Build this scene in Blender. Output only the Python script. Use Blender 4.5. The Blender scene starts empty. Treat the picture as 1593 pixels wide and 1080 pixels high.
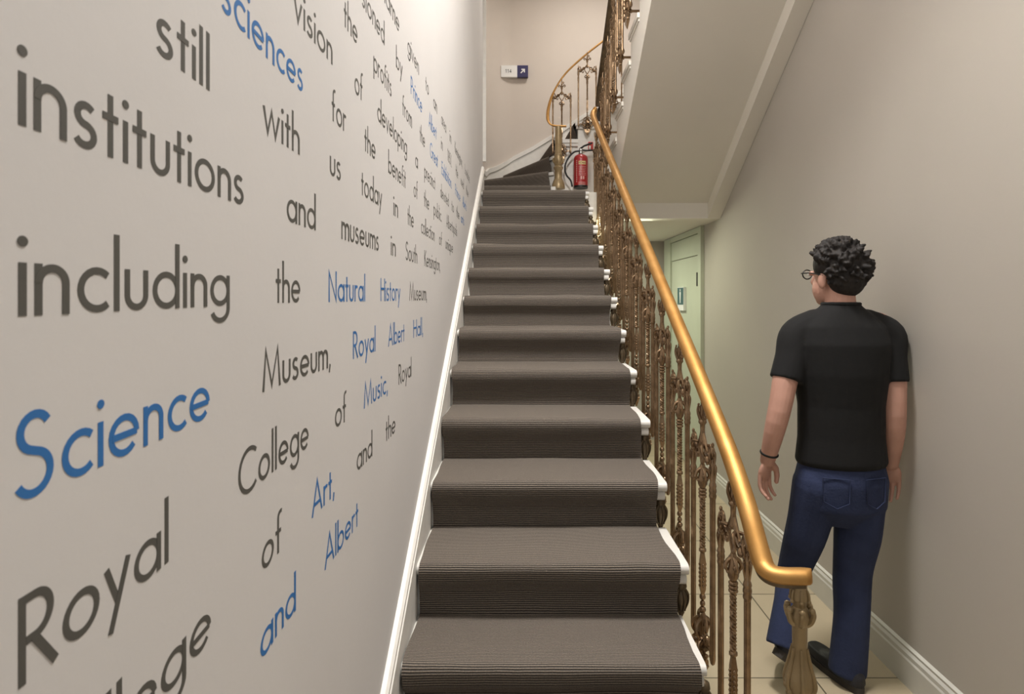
import bpy, bmesh, math, random
from mathutils import Vector, Matrix
random.seed(7)
PI = math.pi
sc = bpy.context.scene
COL = sc.collection

# ------------------------------------------------------------------ camera, world, lights, exposure
EYE = 1.53
F = 960.0                      # focal length in pixels of the 1593 px wide frame
cam_d = bpy.data.cameras.new('camera')
cam_d.sensor_width = 36.0
cam_d.lens = F / 1593 * 36.0
cam_d.shift_x = -18.5 / 1593
cam_d.shift_y = -75.0 / 1593
cam_d.clip_start = 0.02
cam_d.dof.use_dof = True; cam_d.dof.focus_distance = 3.2; cam_d.dof.aperture_fstop = 12.0
cam = bpy.data.objects.new('camera', cam_d)
COL.objects.link(cam)
cam.location = (0, 0, EYE)
cam.rotation_euler = (PI / 2, 0, 0)
sc.camera = cam

w = bpy.data.worlds.new('world'); sc.world = w; w.use_nodes = True
bgn = w.node_tree.nodes['Background']
bgn.inputs[0].default_value = (0.97, 0.99, 1.0, 1)
bgn.inputs[1].default_value = 0.21

def area(name, loc, size, power, color=(1, 1, 1), rot=(0, 0, 0), sy=None, spread=None):
    l = bpy.data.lights.new(name, 'AREA'); l.energy = power; l.color = color
    l.size = size
    if sy: l.shape = 'RECTANGLE'; l.size_y = sy
    if spread: l.spread = spread
    o = bpy.data.objects.new(name, l); COL.objects.link(o)
    o.location = loc; o.rotation_euler = rot
    return o
area('stairwell_light', (0.48, 1.9, 4.6), 0.5, 86, (1.0, 0.965, 0.925))
area('landing_light', (0.75, 5.85, 5.2), 0.5, 14, (1.0, 0.94, 0.87))
area('corridor_light', (0.72, 5.9, 2.10), 0.30, 7.0, (0.98, 1.0, 0.78), sy=0.8)
area('corridor_light', (0.78, 5.0, 2.12), 0.5, 4.6, (0.98, 1.0, 0.74), rot=(math.radians(-30), 0, 0), sy=0.25)
area('hall_fill', (1.1, 0.9, 3.4), 0.6, 3.0, (1.0, 0.95, 0.89))  # unseen fill lamp, added to brighten the right wall and corridor

sc.view_settings.view_transform = 'Standard'
sc.view_settings.look = 'None'
sc.view_settings.gamma = 1.0
sc.view_settings.use_curve_mapping = False
sc.view_settings.exposure = 1.05

# ------------------------------------------------------------------ helpers
def lin(c):
    return tuple(((v / 255) / 12.92 if v / 255 <= 0.04045 else ((v / 255 + 0.055) / 1.055) ** 2.4) for v in c)

def mat(name, rgb, rough=0.6, metal=0.0, var=0.0, vscale=8.0, bump=0.0, bscale=60.0, rgb2=None, spec=None, coat=0.0):
    m = bpy.data.materials.new(name); m.use_nodes = True
    nt = m.node_tree; b = nt.nodes['Principled BSDF']
    c = lin(rgb)
    b.inputs['Base Color'].default_value = (*c, 1)
    b.inputs['Roughness'].default_value = rough
    b.inputs['Metallic'].default_value = metal
    if spec is not None: b.inputs['Specular IOR Level'].default_value = spec
    if coat: b.inputs['Coat Weight'].default_value = coat
    tc = nt.nodes.new('ShaderNodeTexCoord')
    if var or rgb2:
        n = nt.nodes.new('ShaderNodeTexNoise'); n.inputs['Scale'].default_value = vscale
        n.inputs['Detail'].default_value = 5
        nt.links.new(tc.outputs['Object'], n.inputs['Vector'])
        r = nt.nodes.new('ShaderNodeValToRGB')
        c2 = lin(rgb2) if rgb2 else tuple(min(1, v * (1 + var)) for v in c)
        c1 = c if rgb2 else tuple(v * (1 - var) for v in c)
        r.color_ramp.elements[0].position = 0.35; r.color_ramp.elements[1].position = 0.65
        r.color_ramp.elements[0].color = (*c1, 1); r.color_ramp.elements[1].color = (*c2, 1)
        nt.links.new(n.outputs['Fac'], r.inputs['Fac'])
        nt.links.new(r.outputs['Color'], b.inputs['Base Color'])
    if bump:
        n2 = nt.nodes.new('ShaderNodeTexNoise'); n2.inputs['Scale'].default_value = bscale
        n2.inputs['Detail'].default_value = 3
        nt.links.new(tc.outputs['Object'], n2.inputs['Vector'])
        bp = nt.nodes.new('ShaderNodeBump'); bp.inputs['Strength'].default_value = bump
        bp.inputs['Distance'].default_value = 0.004
        nt.links.new(n2.outputs['Fac'], bp.inputs['Height'])
        nt.links.new(bp.outputs['Normal'], b.inputs['Normal'])
    return m

M = {}
M['wall_left'] = mat('wall_paint_pale', (208, 205, 203), 0.75, var=0.015, vscale=2.5, bump=0.05, bscale=90)
M['wall_right'] = mat('wall_paint_warm', (180, 174, 165), 0.8, var=0.02, vscale=1.5, bump=0.05, bscale=90)
M['wall_back'] = mat('wall_paint_back', (210, 200, 190), 0.8, var=0.015, vscale=2, bump=0.05, bscale=90)
M['white'] = mat('white_gloss_paint', (226, 223, 216), 0.4, var=0.03, vscale=20, bump=0.06, bscale=40)
M['soffit'] = mat('soffit_paint', (226, 221, 211), 0.8, var=0.015, vscale=2)
M['trim'] = mat('trim_paint', (200, 198, 190), 0.45, var=0.02, vscale=12)
M['trim_green'] = mat('door_paint', (196, 202, 182), 0.5, var=0.02, vscale=5)
M['bronze'] = mat('bronze_paint', (138, 114, 88), 0.27, 0.82, rgb2=(164, 138, 110), vscale=30, bump=0.08, bscale=120)
M['bronze_dark'] = mat('dark_bronze', (92, 80, 62), 0.42, 0.6, rgb2=(112, 96, 74), vscale=30, bump=0.2, bscale=120)
M['gold'] = mat('gilded_rail', (190, 146, 86), 0.5, 0.8, rgb2=(176, 130, 70), vscale=14, bump=0.06, bscale=200)
M['newel'] = mat('old_gold_paint', (142, 122, 88), 0.4, 0.35, rgb2=(160, 140, 106), vscale=14, bump=0.35, bscale=60)
M['letter_grey'] = mat('grey_vinyl', (82, 80, 75), 0.6)
M['letter_blue'] = mat('blue_vinyl', (44, 108, 172), 0.6)
M['tee'] = mat('black_cotton', (13, 13, 14), 0.9, bump=0.2, bscale=40)
M['jeans'] = mat('blue_denim', (32, 42, 72), 0.9, rgb2=(42, 52, 84), vscale=9, bump=0.3, bscale=120)
M['skin'] = mat('skin', (196, 150, 132), 0.55, var=0.05, vscale=14)
M['hair'] = mat('dark_hair', (20, 16, 14), 0.7, rgb2=(34, 27, 23), vscale=60, bump=0.5, bscale=90)
M['shoe'] = mat('dark_shoe', (32, 33, 40), 0.6)
M['sole'] = mat('shoe_sole', (60, 56, 52), 0.8)
M['black'] = mat('black_plastic', (20, 20, 20), 0.45)
M['red'] = mat('red_enamel', (158, 26, 30), 0.35, coat=0.3)
M['red_sign'] = mat('red_plate', (196, 50, 40), 0.5)
M['cream'] = mat('cream_label', (226, 204, 150), 0.6)
M['label_ink'] = mat('label_ink', (120, 60, 30), 0.6)
M['pale_ink'] = mat('pale_print', (214, 170, 164), 0.6)
M['chrome'] = mat('chrome', (190, 190, 188), 0.25, 1.0)
M['sign_white'] = mat('sign_white', (238, 238, 236), 0.4)
M['sign_navy'] = mat('sign_navy', (52, 48, 92), 0.4)
M['sign_ink'] = mat('sign_ink', (70, 70, 74), 0.5)
M['teal'] = mat('teal_plate', (52, 96, 100), 0.4)
M['blue_sign'] = mat('blue_plate', (40, 120, 190), 0.4)

def carpet_mat():
    m = bpy.data.materials.new('ribbed_carpet'); m.use_nodes = True
    nt = m.node_tree; b = nt.nodes['Principled BSDF']; N = nt.nodes.new; L = nt.links.new
    b.inputs['Roughness'].default_value = 0.95
    b.inputs['Specular IOR Level'].default_value = 0.1
    uv = N('ShaderNodeUVMap'); uv.uv_map = 'uv'
    sep = N('ShaderNodeSeparateXYZ'); L(uv.outputs['UV'], sep.inputs[0])
    wob = N('ShaderNodeTexNoise'); wob.inputs['Scale'].default_value = 9; L(uv.outputs['UV'], wob.inputs['Vector'])
    m1 = N('ShaderNodeMath'); m1.operation = 'MULTIPLY_ADD'; L(wob.outputs['Fac'], m1.inputs[0])
    m1.inputs[1].default_value = 0.004; L(sep.outputs['Y'], m1.inputs[2])
    m2 = N('ShaderNodeMath'); m2.operation = 'MULTIPLY'; L(m1.outputs[0], m2.inputs[0]); m2.inputs[1].default_value = 2 * PI / 0.0072
    m3 = N('ShaderNodeMath'); m3.operation = 'SINE'; L(m2.outputs[0], m3.inputs[0])
    m4 = N('ShaderNodeMath'); m4.operation = 'MULTIPLY_ADD'; L(m3.outputs[0], m4.inputs[0]); m4.inputs[1].default_value = 0.5; m4.inputs[2].default_value = 0.5
    nz = N('ShaderNodeTexNoise'); nz.inputs['Scale'].default_value = 260; nz.inputs['Detail'].default_value = 2
    L(uv.outputs['UV'], nz.inputs['Vector'])
    big = N('ShaderNodeTexNoise'); big.inputs['Scale'].default_value = 3; L(uv.outputs['UV'], big.inputs['Vector'])
    mx = N('ShaderNodeMix'); mx.data_type = 'RGBA'
    mx.inputs[6].default_value = (*lin((70, 67, 65)), 1); mx.inputs[7].default_value = (*lin((144, 133, 121)), 1)
    L(m4.outputs[0], mx.inputs[0])
    mm = N('ShaderNodeMix'); mm.data_type = 'RGBA'; mm.blend_type = 'MULTIPLY'; mm.inputs[0].default_value = 1
    rp = N('ShaderNodeValToRGB'); rp.color_ramp.elements[0].position = 0.3; rp.color_ramp.elements[1].position = 0.7
    rp.color_ramp.elements[0].color = (0.72, 0.72, 0.72, 1); rp.color_ramp.elements[1].color = (1.12, 1.12, 1.12, 1)
    L(nz.outputs['Fac'], rp.inputs['Fac'])
    L(mx.outputs[2], mm.inputs[6]); L(rp.outputs['Color'], mm.inputs[7])
    L(mm.outputs[2], b.inputs['Base Color'])
    ad = N('ShaderNodeMath'); ad.operation = 'MULTIPLY_ADD'; L(nz.outputs['Fac'], ad.inputs[0]); ad.inputs[1].default_value = 0.5; L(m4.outputs[0], ad.inputs[2])
    bp = N('ShaderNodeBump'); bp.inputs['Strength'].default_value = 0.8; bp.inputs['Distance'].default_value = 0.003
    L(ad.outputs[0], bp.inputs['Height']); L(bp.outputs['Normal'], b.inputs['Normal'])
    return m
M['carpet'] = carpet_mat()

def tile_mat():
    m = bpy.data.materials.new('floor_tiles'); m.use_nodes = True
    nt = m.node_tree; b = nt.nodes['Principled BSDF']; N = nt.nodes.new; L = nt.links.new
    b.inputs['Roughness'].default_value = 0.38
    tc = N('ShaderNodeTexCoord'); mp = N('ShaderNodeMapping')
    mp.inputs['Location'].default_value = (-1.17 + 7.05, -2.49 + 7.05, 0)
    L(tc.outputs['Object'], mp.inputs['Vector'])
    br = N('ShaderNodeTexBrick'); br.offset = 0.0; br.squash = 1.0
    br.inputs['Scale'].default_value = 1.0; br.inputs['Brick Width'].default_value = 0.705
    br.inputs['Row Height'].default_value = 0.705; br.inputs['Mortar Size'].default_value = 0.0035
    br.inputs['Mortar Smooth'].default_value = 0.1
    br.inputs['Color1'].default_value = (*lin((186, 172, 146)), 1)
    br.inputs['Color2'].default_value = (*lin((180, 166, 140)), 1)
    br.inputs['Mortar'].default_value = (*lin((96, 88, 72)), 1)
    L(mp.outputs['Vector'], br.inputs['Vector'])
    nz = N('ShaderNodeTexNoise'); nz.inputs['Scale'].default_value = 6; nz.inputs['Detail'].default_value = 6
    L(tc.outputs['Object'], nz.inputs['Vector'])
    rp = N('ShaderNodeValToRGB'); rp.color_ramp.elements[0].color = (0.9, 0.9, 0.9, 1); rp.color_ramp.elements[1].color = (1.06, 1.06, 1.06, 1)
    L(nz.outputs['Fac'], rp.inputs['Fac'])
    mm = N('ShaderNodeMix'); mm.data_type = 'RGBA'; mm.blend_type = 'MULTIPLY'; mm.inputs[0].default_value = 1
    L(br.outputs['Color'], mm.inputs[6]); L(rp.outputs['Color'], mm.inputs[7])
    L(mm.outputs[2], b.inputs['Base Color'])
    return m
M['tile'] = tile_mat()

class MB:
    """collects closed shapes into one mesh"""
    def __init__(s): s.v = []; s.f = []; s.uv = {}
    def add(s, vs, fs):
        o = len(s.v); s.v += [tuple(p) for p in vs]; s.f += [tuple(i + o for i in f) for f in fs]; return s
    def box(s, x0, x1, y0, y1, z0, z1):
        vs = [(x0,y0,z0),(x1,y0,z0),(x1,y1,z0),(x0,y1,z0),(x0,y0,z1),(x1,y0,z1),(x1,y1,z1),(x0,y1,z1)]
        return s.add(vs, [(0,3,2,1),(4,5,6,7),(0,1,5,4),(1,2,6,5),(2,3,7,6),(3,0,4,7)])
    def prism_x(s, poly, x0, x1):      # poly of (y, z)
        n = len(poly)
        vs = [(x0, y, z) for y, z in poly] + [(x1, y, z) for y, z in poly]
        return s.add(vs, [tuple(range(n - 1, -1, -1)), tuple(range(n, 2 * n))] + [(i, (i + 1) % n, n + (i + 1) % n, n + i) for i in range(n)])
    def prism_z(s, poly, z0, z1):      # poly of (x, y)
        n = len(poly)
        vs = [(x, y, z0) for x, y in poly] + [(x, y, z1) for x, y in poly]
        return s.add(vs, [tuple(range(n - 1, -1, -1)), tuple(range(n, 2 * n))] + [(i, (i + 1) % n, n + (i + 1) % n, n + i) for i in range(n)])
    def prism_y(s, poly, y0, y1):      # poly of (x, z)
        n = len(poly)
        vs = [(x, y0, z) for x, z in poly] + [(x, y1, z) for x, z in poly]
        return s.add(vs, [tuple(range(n - 1, -1, -1)), tuple(range(n, 2 * n))] + [(i, (i + 1) % n, n + (i + 1) % n, n + i) for i in range(n)])
    def rings(s, rings, closed_ends=True):
        n = len(rings[0]); vs = [p for r in rings for p in r]; fs = []
        for k in range(len(rings) - 1):
            a = k * n; b = a + n
            for i in range(n): fs.append((a + i, a + (i + 1) % n, b + (i + 1) % n, b + i))
        if closed_ends:
            fs.append(tuple(range(n - 1, -1, -1))); e = (len(rings) - 1) * n; fs.append(tuple(range(e, e + n)))
        return s.add(vs, fs)
    def lathe(s, prof, c=(0, 0, 0), seg=16, sx=1, sy=1):   # prof of (r, z)
        return s.rings([[(c[0] + r * sx * math.cos(2 * PI * i / seg), c[1] + r * sy * math.sin(2 * PI * i / seg), c[2] + z) for i in range(seg)] for r, z in prof])
    def ell(s, c, r, seg=12, rg=8, rot=None):
        if not hasattr(r, '__len__'): r = (r, r, r)
        rings = []
        for k in range(rg + 1):
            t = -PI / 2 + PI * k / rg; t = max(-PI / 2 + 0.05, min(PI / 2 - 0.05, t))
            ring = []
            for i in range(seg):
                a = 2 * PI * i / seg
                p = Vector((r[0] * math.cos(t) * math.cos(a), r[1] * math.cos(t) * math.sin(a), r[2] * math.sin(t)))
                if rot is not None: p = rot @ p
                ring.append(tuple(Vector(c) + p))
            rings.append(ring)
        return s.rings(rings)
    def tube(s, pts, rad, seg=8, up=None):
        pts = [Vector(p) for p in pts]; n = len(pts)
        if not hasattr(rad, '__len__'): rad = [rad] * n
        T = []
        for i in range(n):
            t = (pts[min(i + 1, n - 1)] - pts[max(i - 1, 0)]); T.append(t.normalized() if t.length > 1e-9 else Vector((0, 0, 1)))
        u = T[0].cross(Vector((0.31, 0.52, 0.8))).normalized() if up is None else up
        rings = []
        for i in range(n):
            u = (u - T[i] * u.dot(T[i])).normalized(); b = T[i].cross(u)
            rings.append([tuple(pts[i] + rad[i] * (math.cos(2 * PI * k / seg) * u + math.sin(2 * PI * k / seg) * b)) for k in range(seg)])
        return s.rings(rings)
    def sweep(s, pts, prof, round_start=0):            # prof of (lateral, up), lateral kept horizontal
        pts = [Vector(p) for p in pts]; n = len(pts); rings = []; prev = None
        for i in range(n):
            t = (pts[min(i + 1, n - 1)] - pts[max(i - 1, 0)]).normalized()
            h = Vector((t.x, t.y, 0))
            lat = Vector((t.y, -t.x, 0)).normalized() if h.length > 0.05 else prev
            prev = lat; upv = lat.cross(t).normalized()
            rings.append([tuple(pts[i] + lat * a + upv * b) for a, b in prof])
            if i == 0 and round_start:
                for an in (80, 55, 30):
                    q = math.cos(math.radians(an)); rings.insert(len(rings) - 1, [tuple(pts[0] - t * round_start * math.sin(math.radians(an)) + lat * a * q + upv * b) for a, b in prof])
        return s.rings(rings)
    def build(s, name, m, parent=None, smooth=None, uv=None):
        me = bpy.data.meshes.new(name); me.from_pydata(s.v, [], s.f)
        bm = bmesh.new(); bm.from_mesh(me); bmesh.ops.recalc_face_normals(bm, faces=bm.faces); bm.to_mesh(me); bm.free()
        if uv:
            lay = me.uv_layers.new(name='uv')
            for lp in me.loops: lay.data[lp.index].uv = uv[lp.vertex_index]
        if smooth:
            for p in me.polygons: p.use_smooth = True
            me.set_sharp_from_angle(angle=math.radians(smooth))
        o = bpy.data.objects.new(name, me); COL.objects.link(o)
        me.materials.append(M[m] if isinstance(m, str) else m)
        if parent: o.parent = parent
        return o

def spline(pts, n=8):
    P = [Vector(p) for p in pts]; out = []
    for i in range(len(P) - 1):
        p0 = P[max(i - 1, 0)]; p1 = P[i]; p2 = P[i + 1]; p3 = P[min(i + 2, len(P) - 1)]
        for k in range(n):
            t = k / n
            out.append(0.5 * ((2 * p1) + (-p0 + p2) * t + (2 * p0 - 5 * p1 + 4 * p2 - p3) * t * t + (-p0 + 3 * p1 - 3 * p2 + p3) * t ** 3))
    out.append(P[-1]); return out

def tag(o, label=None, cat=None, group=None, kind=None):
    if label: o['label'] = label
    if cat: o['category'] = cat
    if group: o['group'] = group
    if kind: o['kind'] = kind
    return o
def thing(name, label, cat, loc=(0, 0, 0), group=None):
    o = bpy.data.objects.new(name, None); o.empty_display_size = 0.05; COL.objects.link(o); o.location = loc
    bpy.context.view_layer.update()
    return tag(o, label, cat, group)
def struct(mb, name, m, label, cat, smooth=None):
    return tag(mb.build(name, m, smooth=smooth), label, cat, kind='structure')
def adopt(o, parent):                     # parent while keeping world coordinates in mesh data
    o.parent = parent; o.matrix_parent_inverse = parent.matrix_world.inverted(); return o
def P(x, y, Y): return Vector(((x - 815) * Y / F, Y, EYE + (465 - y) * Y / F))

RISE, RUN = 0.171, 0.30
Z0 = 0.513                                # level 0: the lowest tread in view
def crease_y(j): return {-1: 1.745, -2: 1.44, -3: 1.14}.get(j, 1.983 + RUN * j)   # foot of the riser behind tread j
def lev(j): return Z0 + RISE * j
XL, XR = -0.362, 1.53
ZC = 6.2

# ------------------------------------------------------------------ setting
struct(MB().box(-0.5, 1.63, -1.6, 7.3, -0.1, 0), 'floor', 'tile', 'beige square tiled floor of the lower corridor', 'floor')
struct(MB().box(XL - 0.1, XL, -1.6, 5.43, 0, ZC), 'wall_left', 'wall_left', 'pale grey wall beside the stairs that carries the big lettering', 'wall')
struct(MB().box(XR, XR + 0.1, -1.6, 7.3, 0, ZC), 'wall_right', 'wall_right', 'plain warm grey corridor wall on the right', 'wall')
struct(MB().box(-0.5, 1.7, -1.6, 7.3, ZC, ZC + 0.1), 'ceiling', 'wall_back', 'high pale ceiling above the stairwell', 'ceiling')
# curved wall behind the winding steps
curve = [(-0.44, 5.43), (-0.44, 5.8)]
for k in range(0, 17):
    a = PI - (PI / 2) * k / 16
    curve.append((-0.12 + 0.32 * math.cos(a), 6.55 + 0.45 * math.sin(a)))
curve += [(0.1, 7.0), (0.35, 7.0), (0.9, 7.0), (XR, 7.0)]
def ribbon(pts, th):
    out = []
    for i, (x, y) in enumerate(pts):
        x0, y0 = pts[max(i - 1, 0)]; x1, y1 = pts[min(i + 1, len(pts) - 1)]
        d = Vector((x1 - x0, y1 - y0)).normalized(); out.append((x - d.y * th, y + d.x * th))
    return out
def strip_wall(pts, th, z0, z1):           # closed ribbon solid; z0 / z1 scalars or lists
    out = ribbon(pts, th); n = len(pts)
    a = z0 if hasattr(z0, '__len__') else [z0] * n; b = z1 if hasattr(z1, '__len__') else [z1] * n
    mb = MB()
    mb.rings([[(pts[i][0], pts[i][1], a[i]), (out[i][0], out[i][1], a[i]), (out[i][0], out[i][1], b[i]), (pts[i][0], pts[i][1], b[i])] for i in range(n)])
    return mb
struct(strip_wall(curve, 0.06, 2.394, ZC), 'wall_back', 'wall_back', 'pale curved wall behind the winding steps', 'wall', smooth=40)
struct(MB().box(-0.46, XR, 6.70, 6.80, 0, 2.155), 'wall_far', 'wall_right', 'far end wall of the corridor under the landing', 'wall')
struct(MB().prism_x([(5.0, 2.155), (5.0, 2.394), (7.1, 2.394), (7.1, 2.155)], -0.44, 0.66).prism_x([(4.80, 2.155), (4.80, 2.285), (5.2, 2.394), (7.1, 2.394), (7.1, 2.155)], 0.66, XR),
       'floor_landing', 'soffit', 'white landing slab whose edge beam hangs over the corridor', 'landing')
struct(MB().box(XL - 0.03, -0.333, 5.43, 5.455, 2.74, ZC), 'trim_1', 'white', 'narrow white upright strip at the end of the lettered wall', 'trim')
# left string board with beaded cap
def nz(y): return lev(1) + (RISE / RUN) * (y - (crease_y(0) - 0.033))       # nosing line
mb = MB(); ys = (0.70, 5.30)
mb.prism_x([(0.70, 0), (1.39, 0), (ys[1], nz(ys[1]) - 0.36), (ys[1], nz(ys[1]) + 0.035), (0.70, nz(0.70) + 0.035)], XL, XL + 0.021)
o = struct(mb, 'baseboard_left', 'white', 'white sloping skirting board along the foot of the lettered wall', 'skirting')
mb = MB()
prof = [(0.0, 0.0), (0.0212, 0.001), (0.0232, 0.008), (0.0225, 0.015), (0.018, 0.018), (0.0195, 0.022), (0.0195, 0.036), (0.012, 0.043), (0.0, 0.045)]
rings = []
for y in (ys[0], ys[1]):
    rings.append([(XL + a, y, nz(y) + 0.03 + b) for a, b in prof])
mb.rings(rings)
struct(mb, 'trim_2', 'white', 'white beaded capping strip rising along the lettered wall', 'trim', smooth=30)
# right baseboard
mb = MB()
for y0, y1 in ((-1.6, 5.24), ):
    mb.prism_y([(XR, 0), (XR - 0.022, 0), (XR - 0.022, 0.105), (XR - 0.018, 0.112), (XR - 0.018, 0.128), (XR - 0.010, 0.138), (XR - 0.012, 0.148), (XR, 0.155)], y0, y1)
struct(mb, 'baseboard_right', 'trim', 'white moulded skirting board along the corridor wall', 'skirting')
# curved skirting
pts_sk = [p for p in curve if p[1] > 6.0]
KN = [(-0.43, 2.90), (-0.40, 2.96), (-0.109, 3.149), (0.109, 3.258), (0.343, 3.404), (1.6, 4.22)]
def sk_top(p):
    if p[0] < -0.43: return 2.90 - 0.3 * max(0, 6.55 - p[1])
    for (a, za), (b, zb) in zip(KN, KN[1:]):
        if p[0] <= b: return za + (zb - za) * (p[0] - a) / (b - a)
tops = [sk_top(p) for p in pts_sk]
fullc = [curve[0], curve[1]] + pts_sk
topsf = [tops[0] - 0.16, tops[0] - 0.08] + tops
struct(strip_wall(fullc, -0.012, 2.394, [t - 0.05 for t in topsf]), 'baseboard_back', 'white', 'white curved skirting behind the winding steps', 'skirting', smooth=40)
struct(strip_wall(fullc, -0.028, [t - 0.05 for t in topsf], topsf), 'trim_3', 'white', 'white moulding on top of the curved skirting', 'trim', smooth=40)

# door in the right wall under the landing
d = thing('door_1', 'pale flush door with an overpanel in the corridor wall', 'door', (XR, 5.83, 0)); d['kind'] = 'structure'
adopt(MB().box(XR - 0.03, XR, 5.24, 5.325, 0, 2.15).box(XR - 0.03, XR, 6.33, 6.60, 0, 2.15).box(XR - 0.026, XR, 5.325, 6.33, 2.10, 2.15).build('door_frame', 'trim_green'), d)
adopt(MB().box(XR - 0.016, XR, 5.33, 6.325, 1.915, 2.095).build('overpanel', 'trim_green'), d)
adopt(MB().box(XR - 0.018, XR, 5.345, 6.30, 0.01, 1.905).build('door_leaf', 'trim_green'), d)
tag(adopt(MB().box(XR - 0.026, XR - 0.018, 5.36, 5.385, 1.64, 1.76).build('hinge', 'black'), d), 'black hinge')

# ------------------------------------------------------------------ straight staircase
NJ = range(-2, 12)                         # tread levels
nose = {j: crease_y(j - 1) - 0.033 for j in NJ}
nose[0] = 1.70
st = thing('staircase', 'straight white painted staircase under the dark ribbed runner beside the lettered wall', 'staircase', (0.08, 1.2, 0))
poly = []
for j in NJ:
    y = crease_y(j - 1); poly += [(y, lev(j - 1) if j > -2 else 0.0), (y, lev(j) - 0.034)]
poly += [(4.98, lev(11) - 0.034), (4.98, 2.155), (4.75, lev(10) - 0.28), (1.55, 0.0)]
adopt(MB().prism_x(poly, XL + 0.0215, 0.488).build('carriage', 'white'), st)
def half_round(y, z, t, n=6):
    return [(y + t / 2 - t / 2 * math.cos(a), z - t / 2 + t / 2 * math.sin(a)) for a in [PI / 2 * (1 - 2 * k / n) for k in range(n + 1)]]
for j in NJ:
    back = crease_y(j) if j < 11 else 4.98
    p = [(back, lev(j) - 0.034), (back, lev(j))] + half_round(nose[j] + 0.004, lev(j), 0.034)
    xe = 0.524 if j > 0 else 0.506
    o = adopt(MB().prism_x(p, XL + 0.0215, xe).build('tread', 'white', smooth=40), st)
    # scotia moulding below the nosing, returned along the side
    q = [(back, -0.034), (back, -0.066), (nose[j] + 0.022, -0.066), (nose[j] + 0.012, -0.058), (nose[j] + 0.010, -0.044), (nose[j] + 0.016, -0.034)]
    MB().prism_x([(a, b + lev(j)) for a, b in q], 0.488, xe - 0.006).build('scotia', 'white', smooth=40)
    s_ = bpy.context.scene.collection.objects[-1]; adopt(s_, o)

CR = 0.9
def curl(mb, pts, r0, r1, seg=7, n=5):
    c = spline(pts, n); m = len(c)
    r0 *= CR; r1 *= CR
    mb.tube(c, [r0 + (r1 - r0) * i / (m - 1) for i in range(m)], seg); mb.ell(c[-1], r1 * 1.5, 8, 6)

# leafy drops below each tread nosing
def drop_mesh():
    mb = MB()
    mb.lathe([(0.004, 0), (0.016, -0.008), (0.019, -0.022), (0.012, -0.034), (0.018, -0.046), (0.021, -0.062), (0.016, -0.082), (0.009, -0.098), (0.011, -0.106), (0.006, -0.118), (0.001, -0.126)], (0, 0, 0), 12)
    for k in range(5):
        a = 2 * PI * k / 5; c, s = math.cos(a), math.sin(a)
        curl(mb, [(0.010 * c, 0.010 * s, -0.03), (0.022 * c, 0.022 * s, -0.05), (0.022 * c, 0.022 * s, -0.075), (0.012 * c, 0.012 * s, -0.10)], 0.006, 0.003)
    return mb
drop0 = None
for j in NJ:
    if drop0 is None: o = drop_mesh().build('tread_drop', 'bronze_dark', smooth=50); drop0 = o
    else: o = drop0.copy(); COL.objects.link(o)
    o.location = (0.508, nose[j] + 0.045, lev(j) - 0.060)
    o.parent = st; o.matrix_parent_inverse = st.matrix_world.inverted()
    if j == -2: tag(o, 'dark bronze leaf drop under a tread')

# ------------------------------------------------------------------ carpet runner
def runner_profile():
    pts = []
    for j in NJ:
        yb = crease_y(j - 1); zb = lev(j - 1) if j > -2 else 0.0; zt = lev(j); yn = nose[j] - 0.010
        pts += [(yb - 0.012, zb + 0.012), (yb - 0.010, zb + 0.03), (yb - 0.012, zb + 0.06), (yb - 0.016, zt - 0.085), (yn + 0.014, zt - 0.062), (yn + 0.003, zt - 0.046)]
        R = 0.026
        for k in range(7):
            a = PI * (1.05 - 0.55 * k / 6)
            pts.append((yn + R + R * math.cos(a), zt + 0.010 - R + R * math.sin(a)))
        ye = crease_y(j) if j < 11 else 5.60
        pts += [(yn + 0.07, zt + 0.011), (yn + (ye - yn) * 0.5, zt + 0.010), (ye - 0.05, zt + 0.010), (ye - 0.022, zt + 0.011)]
    out = []
    for i, p in enumerate(pts[:-1]):
        q = pts[i + 1]; d = math.hypot(q[0] - p[0], q[1] - p[1]); m = max(1, int(d / 0.04))
        for k in range(m): out.append((p[0] + (q[0] - p[0]) * k / m, p[1] + (q[1] - p[1]) * k / m))
    out.append(pts[-1]); return out
pr = runner_profile()
nx = 14; vs = []; uvs = []; fs = []; s = 0; n = len(pr)
X0, X1 = -0.3335, 0.489
rnd = [random.uniform(-1, 1) for _ in range(4000)]
for i, (y, z) in enumerate(pr):
    if i: s += math.hypot(y - pr[i - 1][0], z - pr[i - 1][1])
    y0, z0 = pr[max(0, i - 1)]; y1, z1 = pr[min(n - 1, i + 1)]
    dn = Vector((y1 - y0, z1 - z0)).normalized(); nn = Vector((-dn.y, dn.x))     # outward
    edge = 0.004 * math.sin(s * 9) + 0.003 * math.sin(s * 23 + 1)
    for k in range(nx + 1):
        t = k / nx; x = X0 + (X1 - X0) * t + edge * (1 if k == nx else (0.6 if k == 0 else 0))
        wv = 0.0022 * math.sin(5 * x + s * 3.1) + 0.0016 * math.sin(13 * x - s * 5)
        vs.append((x, y + nn.x * wv, z + nn.y * wv)); uvs.append((x, s))
    for k in range(nx + 1):
        t = k / nx; x = X0 + (X1 - X0) * t + edge * (1 if k == nx else (0.6 if k == 0 else 0))
        vs.append((x, y - nn.x * 0.0085, z - nn.y * 0.0085)); uvs.append((x, s))
W = 2 * (nx + 1)
for i in range(n - 1):
    a = i * W; b = a + W
    for k in range(nx):
        fs.append((a + k, a + k + 1, b + k + 1, b + k)); fs.append((a + nx + 1 + k, b + nx + 1 + k, b + nx + 2 + k, a + nx + 2 + k))
    fs.append((a, b, b + nx + 1, a + nx + 1)); fs.append((a + nx, a + W - 1, b + W - 1, b + nx))
mb = MB(); mb.v = vs; mb.f = fs
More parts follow.
